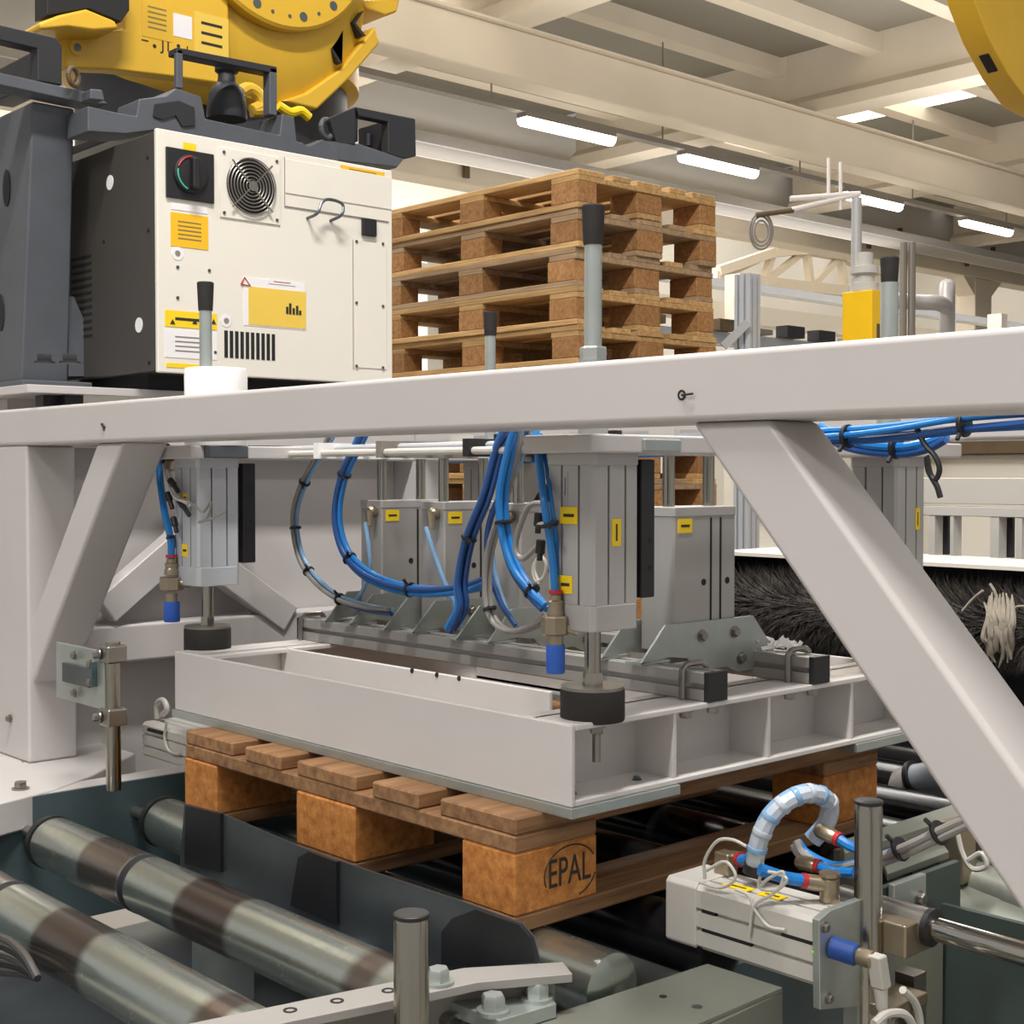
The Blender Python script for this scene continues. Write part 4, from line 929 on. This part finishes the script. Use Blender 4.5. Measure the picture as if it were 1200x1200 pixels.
    for px, py in ((129, 214), (163, 381)):
        q = P(px, py, X=CX0); MB().lathe(q, (-1, 0, 0), [(.016, 0), (.016, .001)], 20).build('round_sticker', 'label_white', t)
    for px, py in ((173, 185), (174, 270), (122, 283), (175, 425)):
        q = P(px, py, X=CX0); MB().lathe(q, (-1, 0, 0), [(.004, 0), (.004, .002)], 10).build('screw', 'slot_black', t)
    box('foot', 'slot_black', t, CX0 + .04, CX1 - .04, CY0 + .12, CY0 + .45, 1.6, CZ0 + .004)
controller()

# ================================================================== PEDESTAL, PLATFORM AND ROBOT
pf = thing('robot_platform', 'pale steel mounting plate under the robot pedestal', 'platform', (1.7, 3.3, 0))
MB().box(1.185, 2.5, 2.744, 4.2, 1.583, 1.60).build('plate', 'paint_grey', pf, .002)
for x in (1.25, 2.32):
    for y in (3.0, 4.0): box('leg', 'paint_grey', pf, x, x + .12, y, y + .12, 0, 1.583)
for px in (57, 82): q = P(px, 468, Z=1.575); MB().box(q.x - .02, q.x + .02, q.y - .02, q.y + .02, 1.56, 1.583).build('levelling_foot', 'black_plastic', pf)
pd = thing('robot_pedestal', 'dark grey tapered steel pedestal with oval holes left of the controller', 'pedestal', (1.4, 3.2, 1.6))
bm_ = MB(); b0 = P(24, 440, X=1.27); b1 = P(38, 118, X=1.27); r0 = P(80, 440, Y=b0.y); r1 = P(88, 140, Y=b1.y)
vs = []
for p, rr in ((b0, r0), (b1, r1)):
    vs += [(p.x, p.y, p.z), (rr.x, p.y, p.z), (rr.x, p.y + .72, p.z), (p.x, p.y + .72, p.z)]
for v in range(4): vs[v] = (vs[v][0], vs[v][1], 1.62)
bm_.add(vs, [(0, 1, 2, 3), (4, 5, 6, 7), (0, 1, 5, 4), (1, 2, 6, 5), (2, 3, 7, 6), (3, 0, 4, 7)]).build('column', 'casting', pd, .006)
for px, py, h in ((8, 226, .056), (1, 372, .056)):
    q = P(px, py, X=1.269); MB().lathe(Vector((1.2705, q.y, q.z)), (-1, 0, 0), [(.03, 0), (.03, .003)], 28).build('oval_hole', 'slot_black', pd).scale = (1, .62, 1.35)
MB().box(1.255, 1.415, b0.y - .045, b0.y + .75, 1.60, 1.622).build('base_flange', 'casting', pd, .003)
g = [P(a, b, Y=b0.y + .01) for a, b in ((78, 348), (84, 348), (116, 420), (118, 441), (78, 441))]
MB().prism([(p.x, p.z) for p in g], 'y', b0.y + .0, b0.y + .014).build('gusset', 'casting', pd)
for px in (52, 82): MB().hexbolt(P(px, 426, Z=1.622), (0, 0, 1), .014, .018).build('bolt', 'casting_black', pd)

YB = 2.80
rm = thing('robot_base_casting', 'dark cast robot base with fork pockets and lifting eyes above the controller', 'robot base', (1.7, 3.1, 2.13))
def cast(nm, pts, y0, y1, m='casting', bev=.003):
    p = [P(a, b, Y=y0) for a, b in pts]; return MB().prism([(v.x, v.z) for v in p], 'y', y0, y1).build(nm, m, rm, bev)
cast('bridge', ((103, 124), (138, 132), (160, 136), (163, 116), (195, 112), (206, 103), (236, 113), (241, 139), (328, 158), (331, 133), (345, 137), (348, 165), (362, 171), (378, 163), (396, 172), (398, 190), (340, 181), (187, 152), (147, 157), (103, 154)), YB, YB + .10)
cast('bridge_underside', ((150, 157), (187, 152), (340, 181), (465, 197), (470, 188), (360, 168), (190, 138), (150, 146)), YB + .10, YB + .55, 'casting_black')
cast('hollow', ((182, 122), (210, 118), (228, 126), (229, 147), (214, 148), (206, 135), (190, 140), (180, 136)), YB - .004, YB + .002, 'casting_black', 0)
cast('guard_bar', ((207, 57), (215, 58), (215, 104), (207, 103)), YB + .02, YB + .034); cast('guard_bar', ((316, 78), (325, 80), (325, 136), (316, 134)), YB + .02, YB + .05)
cast('guard_bar', ((207, 55), (325, 78), (325, 87), (207, 63)), YB + .02, YB + .06, 'casting_black')
q = P(266, 140, Y=YB + .12); MB().lathe(q, (0, 0, 1), [(.046, 0), (.048, .01), (.044, .055), (.034, .075), (.022, .085), (.020, .105), (.028, .112), (.028, .122), (.02, .125)], 28).build('gear_bell', 'casting_black', rm)
# left fork pocket and rail
cast('fork_pocket', ((-30, 22), (66, 44), (73, 54), (73, 100), (44, 95), (44, 57), (-30, 40)), YB + .12, YB + .16, 'casting_black')
cast('fork_pocket', ((44, 57), (73, 54), (73, 100), (44, 95)), YB + .16, YB + .42, 'casting_black')
cast('fork_rail', ((-30, 78), (112, 110), (128, 122), (104, 122), (-30, 93)), YB + .06, YB + .12)
cast('clamp', ((106, 104), (120, 105), (123, 118), (106, 116)), YB + .02, YB + .07)
def eye(px, py, r, dirv):
    q = P(px, py, Y=YB + .04); d = Vector(dirv).normalized(); e1 = Vector((0, 0, 1)); e2 = d.cross(e1).normalized()
    MB().tube([q + (e1 * math.sin(a) + e2 * math.cos(a)) * r for a in [2 * math.pi * k / 28 for k in range(29)]], r * .3, 10).build('lifting_eye', 'rust' if px < 200 else 'casting', rm)
eye(86, 90, .018, (.6, -1, 0)); eye(383, 151, .022, (.3, -1, 0))
# right fork pocket: an open steel box
yp = YB + .03
cast('fork_pocket', ((386, 138), (417, 125), (417, 172), (395, 168)), yp + .0, yp + .02, 'casting_black')
cast('fork_pocket', ((417, 125), (487, 139), (488, 183), (474, 186), (455, 180), (455, 143), (421, 136)), yp, yp + .03, 'casting_black')
cast('fork_pocket', ((455, 140), (486, 140), (486, 183), (455, 178)), yp + .03, yp + .16, 'casting_black')
cast('fork_pocket', ((370, 164), (420, 168), (474, 186), (466, 196), (398, 188)), yp, yp + .16)
cast('fork_pocket', ((386, 138), (417, 126), (420, 128), (420, 166), (388, 166)), yp + .14, yp + .16, 'casting_black')
tag(cyl('clearance_pin', 'casting_black', None, P(432, 171, Y=yp + .1), P(432, 157, Y=yp + .1), .008, n=12), 'short dark pin seen through the right fork pocket', 'pin')

rob = thing('palletising_robot', 'yellow industrial robot turret above the controller', 'robot', (1.9, 3.3, 2.3))
C0 = P(250, 108, D=4.25); K = 1.17
C0.z = 2.56
MB().lathe((C0.x, C0.y, C0.z - .25), (0, 0, 1), [(.33 * K, 0), (.345 * K, .01), (.345 * K, .262)], 64).build('slewing_ring', 'casting_black', rob)
MB().lathe((C0.x, C0.y, C0.z + .01), (0, 0, 1), [(.35 * K, 0), (.375 * K, .012), (.375 * K, .09), (.365 * K, .10), (.36 * K, .45), (.34 * K, .47)], 64).build('turret_drum', 'robot_yellow', rob)
YR = C0.y - .375 * K
def yel(nm, pts, y0, y1, m='robot_yellow', bev=.008):
    p = [P(a, b, Y=y0) for a, b in pts]; return MB().prism([(v.x, v.z) for v in p], 'y', y0, y1).build(nm, m, rob, bev)
yel('front_panel', ((150, -60), (268, -60), (270, 100), (200, 90), (130, 82), (76, 80), (76, 40), (146, 34)), YR - .06, YR - .01)
yel('cable_shelf', ((46, 26), (70, 17), (102, 10), (136, 24), (140, 34), (110, 36), (80, 32), (48, 35)), YR - .16, YR + .05)
yel('connector_box', ((55, -40), (152, -40), (152, 12), (142, 26), (104, 10), (55, 18)), YR - .14, YR - .07, 'black_plastic', .003)
q = P(90, 56, Y=YR - .06); MB().lathe(q, (0, -1, 0), [(.02, 0), (.02, .004), (.009, .0045), (.009, .002)], 20).build('bolt_boss', 'robot_yellow', rob)
MB().lathe(q + Vector((0, -.003, 0)), (0, -1, 0), [(.0095, 0), (.0095, .003)], 14).build('bolt', 'dark_steel', rob)
c = P(310, -40, Y=YR - .02)
MB().lathe(c, (0, 1, 0), [(.27, -.02), (.36, .03), (.39, .10), (.395, .30), (.38, .45)], 64).build('shoulder_casting', 'robot_yellow', rob)
c2 = P(322, -92, Y=YR - .05)
MB().lathe(c2, (0, -1, 0), [(.252 * K, 0), (.252 * K, .03), (.245 * K, .036), (.20 * K, .037)], 64).build('shoulder_flange', 'robot_yellow', rob)
for a in (-63, -75, -85, -97, -108, -120, -50):
    big = a in (-75, -108, -50)
    w = c2 + Vector((.222 * K * math.cos(math.radians(a)), -.036, .222 * K * math.sin(math.radians(a)))); MB().lathe(w, (0, -1, 0), [(.0125 if big else .005, 0), (.0125 if big else .005, .002)], 18).build('bolt', 'dark_steel', rob)
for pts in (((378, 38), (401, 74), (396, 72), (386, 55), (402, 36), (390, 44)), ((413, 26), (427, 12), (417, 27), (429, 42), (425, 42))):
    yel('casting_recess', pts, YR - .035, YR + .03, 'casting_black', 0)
yel('lower_lip', ((330, 118), (372, 128), (410, 92), (446, 50), (440, 30), (400, 80), (360, 108)), YR - .02, YR + .2)
yel('side_lobe', ((420, 0), (470, -4), (466, 14), (452, 18), (430, 10)), YR + .0, YR + .25)
for px, py, w, h, m, n in ((184, 22, .072, .088, 'robot_yellow', 5), (214, 31, .046, .050, 'label_white', 0), (248, 41, .086, .088, 'label_pale', 3)):
    q = P(px, py, Y=YR - .06); sticker(rob, q, (1, 0, 0), (0, 0, 1), w * K, h * K, m, n, 'ink_soft' if n != 3 else 'ink')
q = P(195, 54, Y=YR - .0605); text('axis_lettering', '\u2212   J1   +', .040, 'ink', rob, q, (1, 0, 0), (0, 0, 1))
for px in (181, 209): q = P(px, 54, Y=YR - .06); MB().lathe(q, (0, -1, 0), [(.005, 0), (.005, .001)], 14).build('axis_dot', 'ink', rob)
MB().tube(crom([P(a, b, Y=YB + .15) for a, b in ((282, 108), (292, 104), (303, 112), (306, 124), (296, 130), (318, 128))], 5), .016, 10).build('cable_sleeve', 'robot_yellow', rob)
MB().tube(crom([P(a, b, Y=YB + .15) for a, b in ((326, 124), (340, 132), (352, 130), (362, 138))], 5), .012, 10).build('cable_sleeve', 'label_yellow', rob)

# the forearm reaching in at the top right
YF = 2.6
fa = thing('robot_forearm', 'yellow robot forearm with oval slot reaching in at the top right corner', 'robot arm', P(1190, 140, Y=YF))
pl = [P(a, b, Y=YF) for a, b in ((1125, -60), (1142, 0), (1159, 44), (1182, 87), (1205, 119), (1260, 150), (1330, 150), (1330, -60))]
MB().prism([(v.x, v.z) for v in pl], 'y', YF, YF + .105).build('arm_casting', 'robot_yellow', fa, .006, 3)
a = P(1159, 44, Y=YF); b = P(1182, 87, Y=YF); d = (b - a).normalized(); nn = d.cross(Vector((0, 1, 0)))
if nn.x > 0: nn = -nn
MB().obox((a + b) / 2 + d * .02 + Vector((0, .05, 0)) + nn * .001, d, (0, 1, 0), nn, .085, .040, .006).build('oval_slot', 'slot_black', fa, .0028)

# ================================================================== BRUSH STATION AND GUARD BEHIND THE PRESS
br = thing('cleaning_brush', 'black bristle cleaning roller behind the right brace', 'brush', (2.66, 1.65, 1.02))
bc = Vector((2.66, 0, 1.112))
MB().cyl((2.66, 1.15, 1.112), (2.66, 2.12, 1.112), .055, n=24).build('core', 'black_plastic', br)
bb = MB(); random.seed(3)
for i in range(15000):
    a = random.uniform(0, 2 * math.pi); y = random.uniform(1.17, 2.10); d = Vector((math.cos(a), random.uniform(-.6, .6), math.sin(a))).normalized()
    p = Vector((2.66, y, 1.112)) + Vector((math.cos(a), 0, math.sin(a))) * .05; e = d.orthogonal().normalized() * .0015; f2 = d.cross(e).normalized() * .0015
    tip = p + d * random.uniform(.036, .062) + Vector((0, 0, random.uniform(-.006, .002)))
    bb.add([p + e, p - e * .5 + f2, p - e * .5 - f2, tip], [(0, 1, 3), (1, 2, 3), (2, 0, 3)])
bb.build('bristles', 'brush', br, kind='stuff')
tt = thing('strap_scrap', 'pale frayed strap scraps caught on the black brush', 'scrap', (2.6, 1.38, 1.1))
for k in range(22):
    px = 1165 + random.uniform(-10, 20); py = 693 + random.uniform(0, 14)
    pts = [P(px + random.uniform(-4, 4), py + j * random.uniform(15, 21), X=2.575 - .008 * (2 - abs(j - 2))) for j in range(5)]
    MB().tube(crom(pts, 4), [  .0015 + .0045 * math.sin(math.pi * i / 16) for i in range(17)], 5).build('strip', 'tatter', tt)
for pts in (((1128, 716), (1140, 702), (1152, 692)), ((1160, 684), (1166, 694), (1168, 704)), ((1180, 725), (1190, 712), (1202, 710))):
    MB().tube(crom([P(a, b, X=2.575) for a, b in pts], 5), .003, 5).build('strip', 'tatter', tt)
hd = thing('brush_hood', 'dark hood with pale sheet top over the black brush', 'hood', (2.75, 1.6, .9))
MB().box(2.60, 2.84, 1.0, 2.14, 1.228, 1.236).build('top_sheet', 'cream', hd); MB().box(2.80, 2.815, 1.0, 2.14, .88, 1.228).build('back_sheet', 'casting_black', hd)
MB().box(2.60, 2.815, 2.125, 2.14, .88, 1.228).build('end_sheet', 'casting_black', hd)
sc = thing('paper_scraps', 'torn white paper scraps lying on the second rail', 'scraps', (1.72, 1.3, 1.16))
random.seed(11)
for k in range(34):
    c = Vector((1.722 + random.uniform(-.03, .05), 1.25 + random.uniform(0, .16), 1.158 + random.uniform(0, .012))); d = Vector((random.uniform(-1, 1), random.uniform(-1, 1), random.uniform(-.3, .5))).normalized()
    e = d.orthogonal().normalized(); MB().obox(c, d, e, d.cross(e), random.uniform(.015, .035), random.uniform(.004, .01), .0012).build('scrap', 'white_plastic', sc)

gd = thing('guard_fence', 'pale aluminium guard rails behind the brush station', 'guard', (3.2, 1.8, 0))
def gbar(y0, y1, z0, z1, x=3.15, th=.045, m='alu_warm'): return MB().box(x, x + th, y0, y1, z0, z1).build('rail', m, gd, .002)
qa = P(1085, 560, X=3.15); qb = P(1085, 590, X=3.15)
gbar(.8, 1.95, qb.z, qa.z); gbar(.8, 1.95, qb.z - .03, qb.z - .006); gbar(.8, 1.95, 1.195, 1.215)
for px0, px1 in ((1088, 1095), (1113, 1117), (1160, 1170), (1190, 1197)):
    a = P(px0, 620, X=3.15); b = P(px1, 620, X=3.15); MB().box(3.152, 3.19, b.y, a.y, 1.0, qb.z - .03).build('upright', 'alu_warm', gd)
for px0, px1 in ((1097, 1111), (1172, 1187)):
    a = P(px0, 620, X=3.2); b = P(px1, 620, X=3.2); MB().box(3.2, 3.21, b.y, a.y, 1.215, qb.z - .03).build('strip_curtain', 'casting_black', gd)
MB().box(3.2, 3.24, .9, .94, .0, 1.27).build('leg', 'alu_warm', gd); MB().box(3.95, 3.99, 1.9, 1.94, .0, 1.27).build('leg', 'alu_warm', gd)
mc = thing('machine_cabinet', 'cream machine cabinet with dark openings behind the guard', 'cabinet', (5.6, 2.6, 0))
MB().box(5.2, 6.6, 1.6, 3.3, 0, 1.50).build('body', 'cream', mc, .01); MB().box(5.15, 6.7, 1.5, 3.4, 1.50, 1.58).build('top_beam', 'rust', mc)
for y0, y1, z0, z1, m in ((2.55, 2.68, 1.38, 1.46, 'casting_black'), (2.2, 2.4, 1.40, 1.46, 'rust'), (2.35, 2.5, .95, 1.1, 'tray_grey')): MB().box(5.185, 5.2, y0, y1, z0, z1).build('opening', m, mc)

# ================================================================== MIDGROUND BEHIND THE BEAM, RIGHT
up = thing('slotted_upright', 'tall slotted aluminium upright right of the pallet stack', 'upright', (4.0, 3.15, 0))
a = P(876, 322, D=5.0); MB().prism(grooved(a.x, a.y, .034, .034, (-.014, .014), .009, .012, .003), 'z', 0, a.z).build('profile', 'alu_light', up)
MB().obox(P(862, 392, D=4.95), (.5, -.5, .7), (.7, .7, 0), (-.5, .5, .7), .12, .02, .03).build('stay', 'alu_body', up)
yb = thing('yellow_box', 'bright yellow equipment box standing behind the beam', 'box', (4.3, 2.85, 0))
a = P(1013, 341, D=5.0); MB().box(a.x - .02, a.x + .10, a.y - .045, a.y + .08, 1.50, a.z).build('case', 'box_yellow', yb, .004)
b = P(1031, 388, Y=a.y - .045); MB().box(b.x - .02, b.x + .012, a.y - .048, a.y - .0445, b.z - .03, b.z + .025).build('window', 'rust', yb)
MB().box(a.x + .01, a.x + .06, a.y, a.y + .05, 0, 1.5).build('stand', 'box_yellow', yb)
MB().lathe((a.x + .03, a.y + .02, a.z), (0, 0, 1), [(.05, 0), (.05, .03), (.035, .035), (.035, .06), (.05, .065), (.05, .09), (.03, .095), (.03, .14)], 20).build('stack_light', 'pale_cable', yb)
pm = thing('hose_mast', 'thin pale mast with side arms carrying a cable above the yellow box', 'mast', P(998, 396, D=6.0))
a = P(1004, 232, D=6.0); MB().cyl((a.x, a.y, 0), a, .022, n=12).build('pole', 'alu_light', pm)
MB().cyl(P(1008, 227, D=6.0), P(928, 246, D=6.0), .012, n=8).build('arm', 'label_white', pm); MB().cyl(P(1008, 227, D=6.0), P(926, 233, D=6.0), .012, n=8).build('arm', 'label_white', pm)
MB().cyl(P(985, 246, D=6.0), P(985, 190, D=6.0), .008, n=6).build('hanger', 'label_white', pm); MB().cyl(P(971, 236, D=6.0), P(971, 185, D=6.0), .008, n=6).build('hanger', 'label_white', pm)
ck = thing('cable_coil', 'coiled grey cable hanging from the mast arm', 'cable', P(892, 288, D=6))
for r in (14, 10, 17):
    MB().tube([P(892 + r * .8 * math.cos(t_), 271 + r * 1.25 * math.sin(t_), D=6.0 + .002 * r) for t_ in [2 * math.pi * k / 24 for k in range(25)]], .005, 6).build('loop', 'grey_hose', ck)
MB().cyl(P(886, 252, D=6), P(930, 246, D=6), .012, n=8).build('hook', 'rust', ck)
pp = thing('duct_pipe', 'silver pipe elbow behind the capped rod at right', 'pipe', P(1090, 355, D=8))
MB().tube(crom([P(1040, 352, D=8), P(1075, 354, D=8), P(1098, 355, D=8), P(1108, 360, D=8.15), P(1110, 372, D=8.3), Vector((P(1110, 372, D=8.3).x, P(1110, 372, D=8.3).y, 0))], 6), .045, 14).build('pipe', 'alu_body', pp)
for px in (1058, 1068):
    a = P(px, 405, D=7.5); b = P(px, 285, D=7.5); tag(MB().cyl((a.x, a.y, 0), (a.x, a.y, b.z), .02, n=10).build('conduit', 'tray_grey'), 'thin vertical conduit behind the capped rod, %s one' % ('left' if px < 1060 else 'right'), 'conduit', 'conduits behind the capped rod')
sh = thing('far_conveyor', 'pale long machine line with rails far behind the beam at right', 'machine', (12, 9, 0))
for z0, z1, m, y in ((3.02, 3.22, 'concrete', 9.4), (2.72, 2.84, 'alu_light', 9.0), (2.45, 2.55, 'tray_grey', 9.0), (3.42, 3.50, 'alu_light', 9.6), (1.9, 2.1, 'cream', 9.0)): MB().box(7.5, 20, y, y + .2, z0, z1).build('rail', m, sh)
for x in (7.6, 9.6, 11.6, 14, 17, 19.8): MB().box(x, x + .15, 9.2, 9.4, 0, 3.5).build('upright', 'cream', sh)
random.seed(5)
for k in range(14):
    x = 9.2 + k * .55; MB().box(x, x + .3, 8.85, 9.0, 2.84, 2.84 + random.uniform(.05, .14)).build('roller_head', random.choice(['casting_black', 'tray_grey', 'rust']), sh)

cb = thing('cable_bundle', 'dark cables hanging below the rollers at the left edge', 'cables', P(10, 1150, X=.75))
for k in range(5): MB().tube(crom([P(-30, 1094 + k * 11, X=.70 + .01 * k), P(5, 1100 + k * 10, X=.70 + .01 * k), P(28, 1118 + k * 6, X=.70 + .01 * k), P(44, 1146, X=.70 + .01 * k)], 6), .005, 8).build('cable', 'black_plastic' if k % 2 else 'charcoal', cb)
